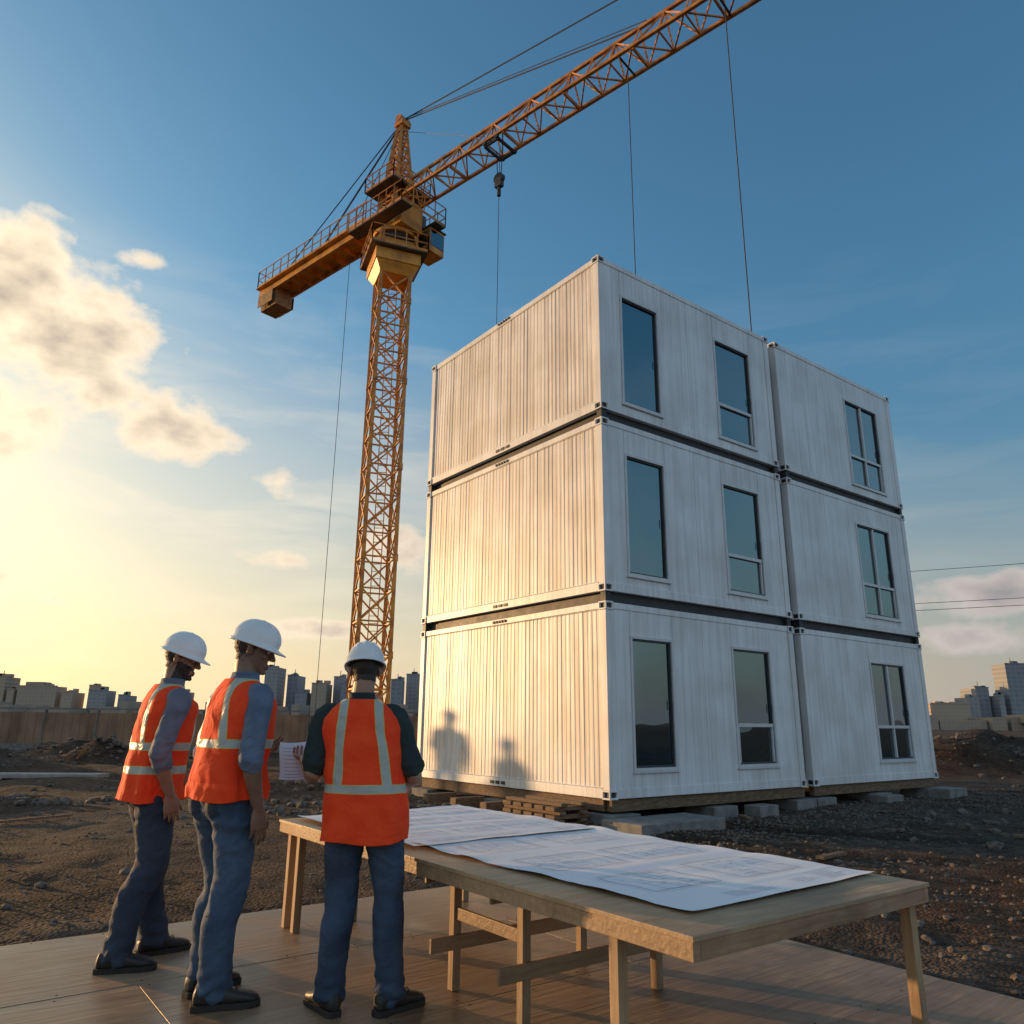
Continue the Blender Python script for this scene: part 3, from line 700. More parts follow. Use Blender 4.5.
def fold(p,s=1,seed=0):
    w=noise.noise((p.x*3*s,p.y*3*s+seed,p.z*3*s))*.12
    a=noise.noise((p.x*6*s+seed,p.y*6*s,(p.z+w+.6*p.x)*10*s)); b=noise.noise((p.x*12*s,p.y*12*s+seed,(p.z-.7*p.y)*19*s))
    return (1-2.6*abs(a))*.8+(1-2*abs(b))*.3-.3
def skinm(name,c): return pbr(name,c,tuple(x*.82 for x in c),scale=18,rough=.48,bump=.0006,bscale=180)
M_SKIN=[skinm('skin_a',(.32,.17,.10)),skinm('skin_b',(.23,.125,.075)),skinm('skin_c',(.36,.20,.125))]
M_HAIR=pbr('dark_hair',(.018,.013,.010),(.04,.03,.022),scale=60,rough=.6,bump=.003,bscale=160)
M_EYE=pbr('eye_white',(.7,.68,.66),rough=.2); M_IRIS=pbr('eye_iris',(.03,.018,.01),rough=.2); M_LIP=pbr('lips',(.24,.09,.07),rough=.45)
def denim(name,c1,c2): return pbr(name,c1,c2,scale=4,rough=.85,bump=.0012,bscale=260,detail=7,lo=.34,hi=.66,bump2=.007,b2scale=11)
M_JEANS=[denim('denim_dark',(.016,.027,.047),(.045,.064,.098)),denim('denim_blue',(.022,.046,.082),(.072,.118,.185)),denim('denim_mid',(.016,.034,.062),(.058,.094,.150))]
def shirtm(name,c1,c2): return pbr(name,c1,c2,scale=9,rough=.85,bump=.001,bscale=200,bump2=.010,b2scale=11)
M_SHIRT=[shirtm('grey_blue_shirt',(.105,.125,.165),(.16,.185,.23)),shirtm('blue_shirt',(.085,.12,.185),(.14,.185,.26)),shirtm('dark_green_shirt',(.010,.022,.021),(.020,.036,.033))]
M_BOOT=pbr('black_work_boot',(.016,.014,.012),(.03,.026,.022),scale=20,rough=.5,bump=.001,bscale=120); M_SOLE=pbr('boot_sole',(.03,.026,.022),rough=.8); M_LACE=pbr('boot_lace',(.10,.08,.05),rough=.8)
M_HAT=pbr('white_hard_hat',(.80,.80,.79),(.72,.72,.70),scale=6,rough=.28,rvar=.06,lo=.45,hi=.8)
M_STRAP=pbr('hat_suspension',(.03,.03,.03),rough=.7)
def vestmat(name,zb,xb0,xb1,zb2=None):
    m,nt,b=newmat(name); L=nt.links
    at=N(nt,'ShaderNodeAttribute'); at.attribute_name='rest'; sp_=N(nt,'ShaderNodeSeparateXYZ'); L.new(at.outputs['Vector'],sp_.inputs[0])
    def mth(op,a,b_=None):
        n=N(nt,'ShaderNodeMath',operation=op)
        for i,v in enumerate((a,b_)):
            if v is None: continue
            if isinstance(v,(int,float)): n.inputs[i].default_value=v
            else: L.new(v,n.inputs[i])
        return n.outputs[0]
    x,z=sp_.outputs['X'],sp_.outputs['Z']
    dh=mth('ABSOLUTE',mth('SUBTRACT',z,zb))
    if zb2 is not None: dh=mth('MINIMUM',dh,mth('ABSOLUTE',mth('SUBTRACT',z,zb2)))
    xb=mth('ADD',mth('MULTIPLY',mth('SUBTRACT',z,zb),(xb1-xb0)/(1.5-zb)),xb0)
    dv=mth('MAXIMUM',mth('ABSOLUTE',mth('SUBTRACT',mth('ABSOLUTE',x),xb)),mth('SUBTRACT',zb,z))
    dd=mth('MINIMUM',dh,dv)
    silver=mth('LESS_THAN',dd,.018); lime=mth('LESS_THAN',dd,.0225)
    tc=N(nt,'ShaderNodeTexCoord'); nz=N(nt,'ShaderNodeTexNoise'); nz.inputs['Scale'].default_value=8; nz.inputs['Detail'].default_value=4; L.new(tc.outputs['Object'],nz.inputs[0])
    r=N(nt,'ShaderNodeValToRGB'); r.color_ramp.elements[0].position=.3; r.color_ramp.elements[1].position=.7; r.color_ramp.elements[0].color=(.95,.050,.009,1); r.color_ramp.elements[1].color=(1.0,.088,.014,1); L.new(nz.outputs[0],r.inputs[0])
    m1=N(nt,'ShaderNodeMixRGB'); L.new(lime,m1.inputs[0]); L.new(r.outputs[0],m1.inputs[1]); m1.inputs[2].default_value=(.55,.50,.14,1)
    m2=N(nt,'ShaderNodeMixRGB'); L.new(silver,m2.inputs[0]); L.new(m1.outputs[0],m2.inputs[1]); m2.inputs[2].default_value=(.42,.44,.39,1)
    L.new(m2.outputs[0],b.inputs['Base Color'])
    L.new(mth('SUBTRACT',.80,mth('MULTIPLY',silver,.45)),b.inputs['Roughness'])
    b.inputs['Specular IOR Level'].default_value=.3
    n3=N(nt,'ShaderNodeTexNoise'); n3.inputs['Scale'].default_value=8; n3.inputs['Detail'].default_value=2; n3.inputs['Distortion'].default_value=1.3; L.new(tc.outputs['Object'],n3.inputs[0])
    b3=N(nt,'ShaderNodeBump'); b3.inputs['Distance'].default_value=.014; L.new(n3.outputs[0],b3.inputs['Height'])
    wv=N(nt,'ShaderNodeTexNoise'); wv.inputs['Scale'].default_value=240; wv.inputs['Detail'].default_value=1; L.new(tc.outputs['Object'],wv.inputs[0])
    bp=N(nt,'ShaderNodeBump'); bp.inputs['Distance'].default_value=.0008; L.new(wv.outputs[0],bp.inputs['Height']); L.new(b3.outputs[0],bp.inputs['Normal']); L.new(bp.outputs[0],b.inputs['Normal'])
    return m
def hand_parts(w,dv,nv,sv,curl=25,spread=1.0,thumb=35,s=1.0):
    w=Vector(w);d=Vector(dv).normalized(); n=Vector(nv); n=(n-d*n.dot(d)).normalized(); t=Vector(sv); t=(t-d*t.dot(d)-n*t.dot(n)).normalized()
    parts=[loft([(w-d*.03,t*.026*s,n*.020*s),(w,t*.027*s,n*.019*s),(w+d*.03*s,t*.036*s,n*.018*s),(w+d*.065*s,t*.042*s,n*.0155*s),(w+d*.092*s,t*.042*s,n*.013*s),(w+d*.10*s,t*.034*s,n*.009*s)],20,2.6)]
    for i,(off,ln,ba) in enumerate(((.031,.072,.093),(.0105,.082,.097),(-.0105,.075,.094),(-.031,.058,.085))):
        p=w+d*(ba-.012)*s+t*off*s; dirn=(d+t*off*2.6*spread).normalized(); seg=[.45,.32,.26]; pts=[p]; a=R(curl*.5)
        q=p+d*.012*s
        pts.append(q)
        for k in range(3):
            dd=dirn*math.cos(a)+n*math.sin(a); q=q+dd*ln*seg[k]*s; pts.append(q); a+=R(curl*(1.0+.1*i))
        parts.append(tube(pts,[.0085*s,.0090*s,.0083*s,.0074*s,.0062*s],10,3))
    a=R(thumb); p=w+d*.02*s+t*.022*s; td=(d*math.cos(a)+t*math.sin(a)+n*.25).normalized(); td2=(d*math.cos(a*.5)+t*math.sin(a*.5)+n*.45).normalized()
    parts.append(tube([p,p+td*.035*s,p+td*.035*s+td*.03*s,p+td*.065*s+td2*.027*s],[.015*s,.0125*s,.0105*s,.008*s],10,3))
    return parts
def person(name,loc,yaw,cfg,scale=1.0,idx=0):
    root=empty(name,loc,yaw); root.scale=(scale,)*3
    lean,side,twist=cfg.get('lean',.04),cfg.get('side',0),R(cfg.get('twist',0))
    def T(p):
        p=Vector(p); t=max(0,min(1.3,(p.z-.95)/.55)); tt_=t*t*(3-2*t) if t<1 else t
        c,s=math.cos(twist*tt_),math.sin(twist*tt_)
        q=Vector((p.x*c-p.y*s,p.x*s+p.y*c,p.z)); q.y+=lean*tt_; q.x+=side*tt_; return q
    hx=cfg.get('hipx',0)
    X=Vector((1,0,0));Y=Vector((0,1,0))
    parts=[]
    parts.append(loft([((0,-.005,z),X*rx,Y*ry) for z,rx,ry in ((.82,.09,.08),(.86,.155,.112),(.92,.178,.128),(.97,.174,.124),(1.02,.160,.114),(1.045,.15,.107))],24,2.3))
    for sgn,k in ((-1,'L'),(1,'R')):
        hip=Vector((.088*sgn,0,.91)); kn=Vector(cfg['knee'+k]); an=Vector(cfg['ank'+k])
        parts.append(tube([hip,hip.lerp(kn,.45)+Vector((.010*sgn,.012,0)),kn+Vector((0,.008,0)),kn.lerp(an,.35)+Vector((0,-.022,0)),kn.lerp(an,.75)+Vector((0,-.004,0)),an+Vector((0,.008,.0))],[.106,.097,.079,.079,.070,.073],20,4,flat=1.06,flatdir=(0,1,0)))
        parts.append(ball((.077*sgn,-.065,.905),(.082,.072,.09)))
    def dj(p,n):
        f=fold(p,1,idx*3.1); lower=max(0,1-abs(p.z-.5)/.14); hem=max(0,1-(p.z-.06)/.24)
        crotch=max(0,1-abs(p.z-.80)/.14)
        ring=math.sin(p.z*80+5*noise.noise((p.x*9,p.y*9,idx+p.z*3)))*hem*hem*.007
        return f*(.0035+.011*lower+.010*hem+.010*crotch)+ring
    jo=remesh(parts,.0075,'jeans',[M_JEANS[idx]],root,3,dj)
    pm_=MB()
    for p in jo.data.polygons:
        c=p.center
        if .025<abs(c.x)<.128 and c.z<.955 and p.normal.y<-.3 and c.z>.85+.35*abs(abs(c.x)-.077)-.012:
            pm_.add([jo.data.vertices[i].co+jo.data.vertices[i].normal*.0035 for i in p.vertices],[tuple(range(len(p.vertices)))])
    if pm_.v: pm_.obj('back_pockets',[M_JEANS[0]],root)
    bl=MB(); vs,fs=loft([((0,-.005,1.015),X*.168,Y*.121),((0,-.005,1.05),X*.162,Y*.115)],40,2.3); bl.add(vs,fs); bl.obj('belt',[M_STRAP],root,smooth=False)
    shp=[loft([((0,cy,z),X*rx,Y*ry) for z,rx,ry,cy in ((.93,.178,.130,0),(1.0,.172,.124,0),(1.08,.165,.120,0),(1.18,.170,.124,0),(1.28,.185,.132,.0),(1.36,.194,.132,-.002),(1.42,.182,.120,-.006),(1.465,.142,.100,-.012),(1.50,.088,.078,-.014),(1.535,.066,.068,-.008))],28,2.3)]
    for sgn,k in ((-1,'L'),(1,'R')):
        sh=Vector((.190*sgn,-.008,1.415)); el=Vector(cfg['elb'+k]); wr=Vector(cfg['wri'+k]); cuff=cfg.get('cuff'+k,.45)
        inner=Vector((.12*sgn,-.01,1.425))
        pts=[inner,sh,sh.lerp(el,.5)+Vector((.008*sgn,0,0)),el]; rad=[.064,.070,.061,.054]
        if cuff>0:
            pts+= [el.lerp(wr,cuff*.5),el.lerp(wr,cuff)]; rad+=[.052,.048]
        elif cuff<0:
            pts=[inner,sh,sh.lerp(el,.5)+Vector((.008*sgn,0,0)),sh.lerp(el,1+cuff)]; rad=[.066,.072,.064,.062]
        shp.append(tube(pts,rad,16,4))
        a,b_=pts[-2],pts[-1]; dd=(b_-a).normalized(); shp.append(tube([b_-dd*.045,b_-dd*.02,b_-dd*.0],[rad[-1]*.98,rad[-1]*1.12,rad[-1]*1.08],16,3,caps=False))
        arm=[tube([sh,sh.lerp(el,.6),el,el.lerp(wr,.3),el.lerp(wr,.75),wr],[.048,.044,.042,.044,.033,.026],16,4)]
        h=cfg['hand'+k]
        arm+=hand_parts(wr,h['d'],h['n'],h['s'],h.get('curl',22),thumb=h.get('thumb',35))
        remesh(arm,.0038,'arm_and_hand_'+k,[M_SKIN[idx]],root,2,lambda p,n:.0008*noise.noise(p*60),T=T)
    shp.append(loft([((0,-.004,1.50),X*.072,Y*.07),((0,-.008,1.53),X*.070,Y*.070),((0,-.010,1.555),X*.073,Y*.072)],24))
    def ds(p,n):
        f=fold(p,1.1,idx*5+9); s_=min(1,abs(p.x)/.18)
        return f*(.004+.008*max(0,1-abs(p.z-1.14)/.16)*s_+.005*max(0,1-abs(p.z-1.36)/.12)*s_)
    remesh(shp,.0072,'shirt',[M_SHIRT[idx]],root,3,ds,T=T)
    hem=cfg.get('hem',.84); vw=cfg.get('vw',1.0)
    prof=[(hem,.212,.166,0),(hem+.06,.210,.163,0),(1.0,.202,.154,0),(1.08,.198,.149,0),(1.18,.199,.148,0),(1.28,.206,.151,0),(1.36,.208,.148,-.002),(1.42,.194,.136,-.006),(1.462,.160,.116,-.012),(1.495,.112,.096,-.014),(1.515,.088,.086,-.012)]
    prof=[p_ for i,p_ in enumerate(prof) if i<1 or p_[0]>prof[0][0]+.02]; prof.sort()
    zs=np.array([p_[0] for p_ in prof]); NC,NR=150,110
    vs=[];rest=[];fs=[]
    for r in range(NR+1):
        t=r/NR; z=hem+(1.515-hem)*t
        rx=np.interp(z,zs,[p_[1] for p_ in prof])*vw;ry=np.interp(z,zs,[p_[2] for p_ in prof]);cy=np.interp(z,zs,[p_[3] for p_ in prof])
        for i in range(NC):
            a=2*math.pi*i/NC; ct,st=math.cos(a),math.sin(a); e=2/2.4
            x=math.copysign(abs(ct)**e,ct)*rx; y=math.copysign(abs(st)**e,st)*ry+cy
            zz=z
            if st>0: zz=z-.14*max(0,(z-1.38)/.135)**1.5*st**3
            if z<hem+.05: zz+=.008*math.sin(a*3+idx)*(1-(z-hem)/.05)
            p=Vector((x,y,zz)); nrm=Vector((ct,st,0))
            loose=max(0,1-(zz-hem)/.45)
            w_=fold(p,.6,idx*7+2)*.007+noise.noise((math.cos(a)*3+idx,math.sin(a)*3,z*2.2))*(.015*loose+.004)+.006*math.sin(a*8+idx+z*6)*loose
            w_+=.004*math.sin((abs(x)*22+z*30)+2*noise.noise((x*6,y*6,z*3+idx)))*min(1,max(0,(1.42-z)/.1))
            if zz>1.42: w_*=.4
            rest.append((x/vw,y,z if st<=0 else zz)); vs.append(T(p+nrm*(w_+.002)))
    for r in range(NR):
        for i in range(NC):
            j=(i+1)%NC; fs.append((r*NC+i,r*NC+j,(r+1)*NC+j,(r+1)*NC+i))
    mb=MB(); mb.add(vs,fs); vo=mb.obj('hi_vis_vest',[vestmat('hi_vis_orange_%d'%idx,*cfg['band'])],root,smooth=True)
    at=vo.data.attributes.new('rest','FLOAT_VECTOR','POINT'); at.data.foreach_set('vector',[c for p in rest for c in p])
    so=vo.modifiers.new('s','SOLIDIFY'); so.thickness=.006; so.offset=1
    for sgn,k in ((-1,'L'),(1,'R')):
        an=Vector(cfg['ank'+k]); ta=R(cfg['toe'+k]); fd_=Vector((math.sin(ta),math.cos(ta),0)); fs_=Vector((fd_.y,-fd_.x,0)); Zv=Vector((0,0,1))
        g=Vector((an.x,an.y,0))
        def rg(f,w_,zlo,zhi): return (g+fd_*f+Zv*(zlo+zhi)/2,fs_*w_,Zv*(zhi-zlo)/2)
        up_=loft([rg(-.085,.020,.03,.07),rg(-.075,.034,.018,.10),rg(-.04,.040,.015,.115),rg(.02,.042,.015,.115),rg(.07,.045,.015,.092),rg(.12,.050,.015,.075),rg(.165,.049,.015,.065),rg(.195,.040,.017,.055),rg(.212,.022,.02,.045)],18,2.5)
        col=tube([g+Zv*.06,g+Zv*.11-fd_*.005,g+Zv*.16-fd_*.008],[.047,.047,.05],16,3)
        remesh([up_,col],.006,'boot_'+k,[M_BOOT],root,2)
        s2=MB(); prof_=[(-.092,.026),(-.08,.036),(-.04,.042),(.02,.041),(.08,.048),(.13,.054),(.17,.052),(.2,.043),(.22,.024)]
        pts=[(f_,w_) for f_,w_ in prof_]+[(f_,-w_) for f_,w_ in reversed(prof_)]; n_=len(pts)
        vs=[g+fd_*a+fs_*b+Zv*.001 for a,b in pts]+[g+fd_*a+fs_*b+Zv*.028 for a,b in pts]
        s2.add(vs,[tuple(range(n_)),tuple(range(2*n_-1,n_-1,-1))]+[(i,(i+1)%n_,(i+1)%n_+n_,i+n_) for i in range(n_)]); s2.obj('sole_'+k,[M_SOLE],root,bevel=.003)
        lc=MB()
        for q in range(4):
            f0=.035+q*.025; zt=.112-q*.008
            lc.add(*tube([g+fd_*f0-fs_*.022+Zv*(zt-.012),g+fd_*f0+Zv*(zt+.002),g+fd_*f0+fs_*.022+Zv*(zt-.012)],[.003]*3,6,2))
        lc.obj('laces_'+k,[M_LACE],root)
    hc=T(Vector((0,0,1.50)))+Vector((0,.03+cfg.get('hfwd',0),.175)); hy,hp,hr=[R(a) for a in cfg.get('head',(0,0,0))]
    HM=Matrix.Translation(hc)@Matrix.Rotation(hy,4,'Z')@Matrix.Rotation(hr,4,'Y')@Matrix.Rotation(hp,4,'X')
    hd=[ball((0,-.014,.032),(.076,.097,.086),20)]
    hd.append(loft([((0,.012,.06),X*.064,Y*.076),((0,.016,.02),X*.068,Y*.078),((0,.018,-.02),X*.066,Y*.074),((0,.022,-.055),X*.060,Y*.068),((0,.033,-.085),X*.049,Y*.054),((0,.045,-.108),X*.033,Y*.038),((0,.05,-.119),X*.018,Y*.022)],22,2.2))
    hd.append(tube([(0,.090,.022),(0,.106,-.005),(0,.116,-.026)],[.008,.0105,.0135],10,3)); 
    for s in (-1,1):
        hd.append(ball((s*.012,.103,-.030),(.009,.010,.008),10)); hd.append(ball((s*.042,.070,-.022),(.022,.020,.018),12)); hd.append(tube([(s*.010,.094,.030),(s*.032,.090,.034),(s*.05,.076,.028)],[.008,.009,.007],8,2))
        hd.append(ball((s*.079,-.004,-.004),(.0085,.019,.031),12,Matrix.Rotation(s*R(22),4,'Z'))); hd.append(ball((s*.080,-.010,.012),(.010,.014,.014),12))
    hd.append(tube([(-.024,.086,-.066),(0,.097,-.064),(.024,.086,-.066)],[.006,.0085,.006],8,3)); hd.append(tube([(-.020,.084,-.076),(0,.096,-.077),(.020,.084,-.076)],[.006,.009,.006],8,3)); hd.append(ball((0,.082,-.103),(.018,.017,.014),12))
    parts=[([HM@v for v in vs],fs) for vs,fs in hd]
    nb=T(Vector((0,-.012,1.49))); 
    parts.append(tube([nb-Vector((0,0,.05)),nb+Vector((0,.006,.03)),HM@Vector((0,-.018,-.06)),HM@Vector((0,-.012,-.01))],[.068,.062,.060,.060],18,4))
    HI=HM.inverted()
    beard=cfg.get('beard',0)
    def mf(c,n):
        q=HI@c; j=.005*noise.noise(q*70)
        if abs(q.x)>.078 and -.035<q.y<.03 and q.z<.03: return 0
        if q.z>-.066+j and q.y<-.022+j-.5*max(0,-.012-q.z): return 1
        if q.z>.028 and q.y<.03+j: return 1
        if .006<q.z<=.028 and abs(q.x)>.06 and -.022<q.y<.022+j: return 1
        if abs(q.x)<.021 and q.y>.083 and -.082<q.z<-.059: return 2
        if beard and q.z<-.035+.25*abs(q.x)-max(0,(q.y-.05))*.3+j and q.y>.0 and q.z>-.125: return 1 if not(abs(q.x)<.03 and q.z>-.085 and q.z<-.055 and q.y>.08) else 0
        return 0
    def dh(p,n):
        q=HI@p
        ear=abs(q.x)>.076 and abs(q.y)<.03
        if not ear and q.y<-.02 and q.z>-.066: return .005+.0025*noise.noise(q*120)
        return 0
    remesh(parts,.004,'head',[M_SKIN[idx],M_HAIR,M_LIP],root,2,dh,matfn=mf)
    ey=MB()
    for s in (-1,1):
        vs,fs=ball((s*.031,.082,.008),.0115,12); ey.add([HM@v for v in vs],fs,0)
        vs,fs=ball((s*.031,.0895,.008),(.0055,.0045,.0055),10); ey.add([HM@v for v in vs],fs,1)
        vs,fs=tube([(s*.014,.099,.032),(s*.033,.097,.037),(s*.052,.083,.030)],[.003,.0045,.003],8,3); ey.add([HM@v for v in vs],fs,2)
        vs,fs=tube([(s*.020,.091,.013),(s*.031,.094,.0175),(s*.042,.088,.013)],[.002,.003,.002],8,3); ey.add([HM@v for v in vs],fs,2)
    ey.obj('eyes',[M_EYE,M_IRIS,M_HAIR],root,smooth=True)
    if cfg.get('glasses'):
        gl=MB()
        for s in (-1,1):
            pr=[HM@Vector((s*(.032+.022*math.cos(a)),.102-.006*abs(math.cos(a)),.006+.017*math.sin(a))) for a in [i*math.pi/6 for i in range(13)]]
            gl.add(*tube(pr,[.0022]*13,6,1)); gl.add(*tube([HM@Vector((s*.054,.098,.010)),HM@Vector((s*.076,.05,.012)),HM@Vector((s*.083,.0,.012))],[.0025]*3,6,3))
        gl.obj('safety_glasses',[M_STRAP],root,smooth=True)
    HT=HM@Matrix.Translation((0,-.006,.042))@Matrix.Rotation(R(cfg.get('hat',-4)),4,'X')
    n=72; rows=[]
    for k in range(1,17):
        ph=k/16*math.pi/2; rows.append((math.sin(ph)**.92,math.cos(ph)**.95,0))
    vs=[Vector((0,0,.128))];fs=[]
    for (s,c,_) in rows:
        for i in range(n):
            a=2*math.pi*i/n; x=math.cos(a)*.107*s; y=math.sin(a)*.131*s; z=.122*c
            ridge=math.exp(-(x/.014)**2)*.007*min(1,s*1.0+.3)*(1 if c>.25 else c/.25)+.0045*(math.exp(-((abs(x)-.045)/.009)**2))*(1 if c>.35 else c/.35)
            nn=Vector((x/.107,y/.131,z/.122)).normalized(); vs.append(Vector((x,y,z))+nn*ridge)
    for k in range(1,6):
        f=k/5
        for i in range(n):
            a=2*math.pi*i/n; fr_=max(0,math.sin(a)); out=.014+.038*fr_**2.2
            vs.append(Vector((math.cos(a)*(.107+out*f*(.8)),math.sin(a)*(.131+out*f),-.004-.010*f-.006*f*fr_)))
    for i in range(n):
        a=2*math.pi*i/n; fr_=max(0,math.sin(a)); out=.014+.038*fr_**2.2
        vs.append(Vector((math.cos(a)*(.107+out*.8-.001),math.sin(a)*(.131+out-.001),-.020-.006*fr_)))
    tot=len(rows)+6
    for i in range(n): fs.append((0,1+i,1+(i+1)%n))
    for r in range(tot-1):
        for i in range(n):
            j=(i+1)%n; fs.append((1+r*n+i,1+(r+1)*n+i,1+(r+1)*n+j,1+r*n+j))
    mb=MB(); mb.add([HT@v for v in vs],fs,0)
    ho=mb.obj('hard_hat',[M_HAT],root,smooth=True); so=ho.modifiers.new('s','SOLIDIFY'); so.thickness=.003; so.offset=-1
    mb=MB(); vs,fs=loft([((0,-.004,-.018),X*.088,Y*.108),((0,-.004,.016),X*.09,Y*.110)],40,2.1); mb.add([HT@v for v in vs],fs[:-80])
    mb.obj('hat_headband',[M_STRAP],root,smooth=True)
    return root
hang=lambda sgn:dict(d=(0,.12,-1),n=(-sgn,0.1,0),s=(0,1,.1),curl=20,thumb=28)
cfg3=dict(lean=.03,side=-.06,twist=9,kneeL=(-.110,.03,.50),kneeR=(.135,.03,.50),ankL=(-.130,-.01,.09),ankR=(.175,0,.09),toeL=-38,toeR=42,
  elbL=(-.272,-.05,1.13),wriL=(-.355,.16,1.19),cuffL=-.12,elbR=(.265,-.03,1.13),wriR=(.20,.20,1.06),cuffR=-.12,
  handL=dict(d=(-.35,.9,.15),n=(.3,.0,.9),s=(.9,.3,-.2),curl=38,thumb=30),handR=dict(d=(-.3,.9,-.1),n=(-.8,0,-.2),s=(0,.2,1),curl=30),head=(10,-10,0),band=(1.06,.125,.085),hem=.80,vw=1.03)
p3=person('offscreen_shadow_worker',(-.735,4.18,0),R(0),cfg3,.965,2)
cfg2=dict(lean=.05,side=0,twist=-4,kneeL=(-.10,.08,.50),kneeR=(.11,.0,.50),ankL=(-.12,.05,.09),ankR=(.115,-.03,.09),toeL=-6,toeR=30,
  elbL=(-.25,-.02,1.13),wriL=(-.17,.22,1.15),cuffL=.25,elbR=(.265,-.05,1.13),wriR=(.262,.03,.885),cuffR=.18,
  handL=dict(d=(.2,.9,.1),n=(.6,.0,.6),s=(.3,0,.9),curl=35),handR=hang(1),head=(-42,-13,0),band=(1.19,.12,.08),hem=.92)
p2=person('offscreen_shadow_worker',(-1.505,4.30,0),R(-40),cfg2,1.035,1)
cfg1=dict(lean=.05,side=0,twist=0,kneeL=(-.10,.08,.50),kneeR=(.10,.01,.50),ankL=(-.11,.14,.09),ankR=(.11,-.11,.09),toeL=-4,toeR=20,
  elbL=(-.25,-.02,1.13),wriL=(-.2,.2,1.0),cuffL=.25,elbR=(.255,-.06,1.14),wriR=(.24,.04,.90),cuffR=.35,
  handL=dict(d=(.1,.6,-.6),n=(.6,.0,.0),s=(0,.4,.9),curl=30),handR=dict(d=(0,.2,-1),n=(-1,.1,0),s=(0,1,.2),curl=26,thumb=28),head=(-34,-14,0),beard=1,glasses=1,band=(1.16,.12,.08,1.03),hem=.86,vw=.93)
p1=person('offscreen_shadow_worker',(-2.165,4.90,0),R(-52),cfg1,1.03,0)
def clone(src,loc,yaw):
    r=empty('offscreen_shadow_worker',loc,yaw); r.scale=src.scale
    for c in src.children:
        o=c.copy(); sc.collection.objects.link(o); o.parent=r
    return r
clone(p2,(-16.24,23.17,gh(-16.24,23.17)-.02),R(-120)); clone(p1,(-15.6,21.85,gh(-15.6,21.85)-.01),R(-70))  # unseen workers added outside the frame to cast the two wall shadows
# sheet held by the front worker
hp_=empty('held_drawing',(0,0,0)); 
mb=MB(); nx,ny=14,18; c0=Vector((-1.15,4.47,1.14)); ux=Vector((.19,.0,.03)); uy=Vector((-.04,.13,.16)); un=ux.cross(uy).normalized()
def pp(u,v,o=0): return c0+ux*u*1.3+uy*v*1.1+un*(.06*u*u*2+.02*math.sin(v*5)+o)
vs=[pp(i/nx-.5,j/ny-.5) for j in range(ny+1) for i in range(nx+1)];fs=[]
for j in range(ny):
    for i in range(nx): a=j*(nx+1)+i; fs.append((a,a+1,a+nx+2,a+nx+1))
mb.add(vs,fs); mb.obj('paper',[M_PAPER],hp_,smooth=True)
mb=MB()
for k in range(9):
    v=-.42+k*.09; l=random.uniform(.3,.8)
    for sg in (-1,1):
        pts=[]
        for i in range(8):
            u=-.42+l*i/7; p=pp(u,v,sg*.0012); pts+= [p,p+uy*.012]
        mb.add(pts,[(2*i,2*i+1,2*i+3,2*i+2) for i in range(7)])
mb.obj('drawing_lines',[M_INK],hp_)
# ------------------------------------------------------------------ WORLD
w=bpy.data.worlds.new('World'); sc.world=w; w.use_nodes=True; nt=w.node_tree; L=nt.links
def nd(t,**k): return N(nt,t,**k)
def m_(op,a,b=None,c=None,clamp=False):
    n=nt.nodes.new('ShaderNodeMath'); n.operation=op; n.use_clamp=clamp
    for i,v in enumerate((a,b,c)):
        if v is None: continue
        if isinstance(v,(int,float)): n.inputs[i].default_value=v
        else: L.new(v,n.inputs[i])
    return n.outputs[0]
sky=nd('ShaderNodeTexSky'); sky.sky_type='NISHITA'; sky.sun_disc=False; sky.sun_elevation=R(SUN_EL); sky.sun_rotation=R(SUN_AZ); sky.air_density=1; sky.dust_density=2.2; sky.ozone_density=2.0
tc=nd('ShaderNodeTexCoord'); se=nd('ShaderNodeSeparateXYZ'); L.new(tc.outputs['Generated'],se.inputs[0])
X_,Y_,Z_=se.outputs
az=m_('ARCTAN2',X_,Y_); el=m_('ARCSINE',Z_)
def mixc(f,a,b,bt='MIX'):
    n=nd('ShaderNodeMixRGB',blend_type=bt)
    for i,v in enumerate((f,a,b)):
        if isinstance(v,(int,float)): n.inputs[i].default_value=v
        elif isinstance(v,tuple): n.inputs[i].default_value=(*v,1)
        else: L.new(v,n.inputs[i])
    return n.outputs[0]
elc=m_('MULTIPLY',el,1/R(28),clamp=True)
tint=mixc(elc,(1.55,1.65,1.6),(1.30,2.10,2.35))
skyc=mixc(1.0,sky.outputs[0],tint,'MULTIPLY')
K=1/.13
azn=m_('MULTIPLY',m_('ADD',az,R(50)),1/R(105)); azl=m_('SUBTRACT',1,m_('ABSOLUTE',azn),clamp=True)
hzr=m_('ADD',R(14),m_('MULTIPLY',azl,R(24)))
hz=m_('POWER',m_('SUBTRACT',1,m_('DIVIDE',m_('ABSOLUTE',el),hzr),clamp=True),1.2)
hazec=mixc(m_('POWER',azl,1.3),(.40*K,.40*K,.43*K),(1.55*K,1.13*K,.62*K))
skyc=mixc(m_('MULTIPLY',hz,.82),skyc,hazec)
sv=nd('ShaderNodeVectorMath',operation='DOT_PRODUCT'); L.new(tc.outputs['Generated'],sv.inputs[0]); sv.inputs[1].default_value=(math.sin(R(SUN_AZ))*math.cos(R(SUN_EL)),math.cos(R(SUN_AZ))*math.cos(R(SUN_EL)),math.sin(R(SUN_EL)))
gl=m_('POWER',m_('MAXIMUM',sv.outputs['Value'],0),15)
skyc=mixc(m_('MULTIPLY',gl,.9),skyc,(2.4*K,1.60*K,.70*K))
cb_=nd('ShaderNodeCombineXYZ'); L.new(az,cb_.inputs[0]); L.new(m_('MULTIPLY',el,1.5),cb_.inputs[1])
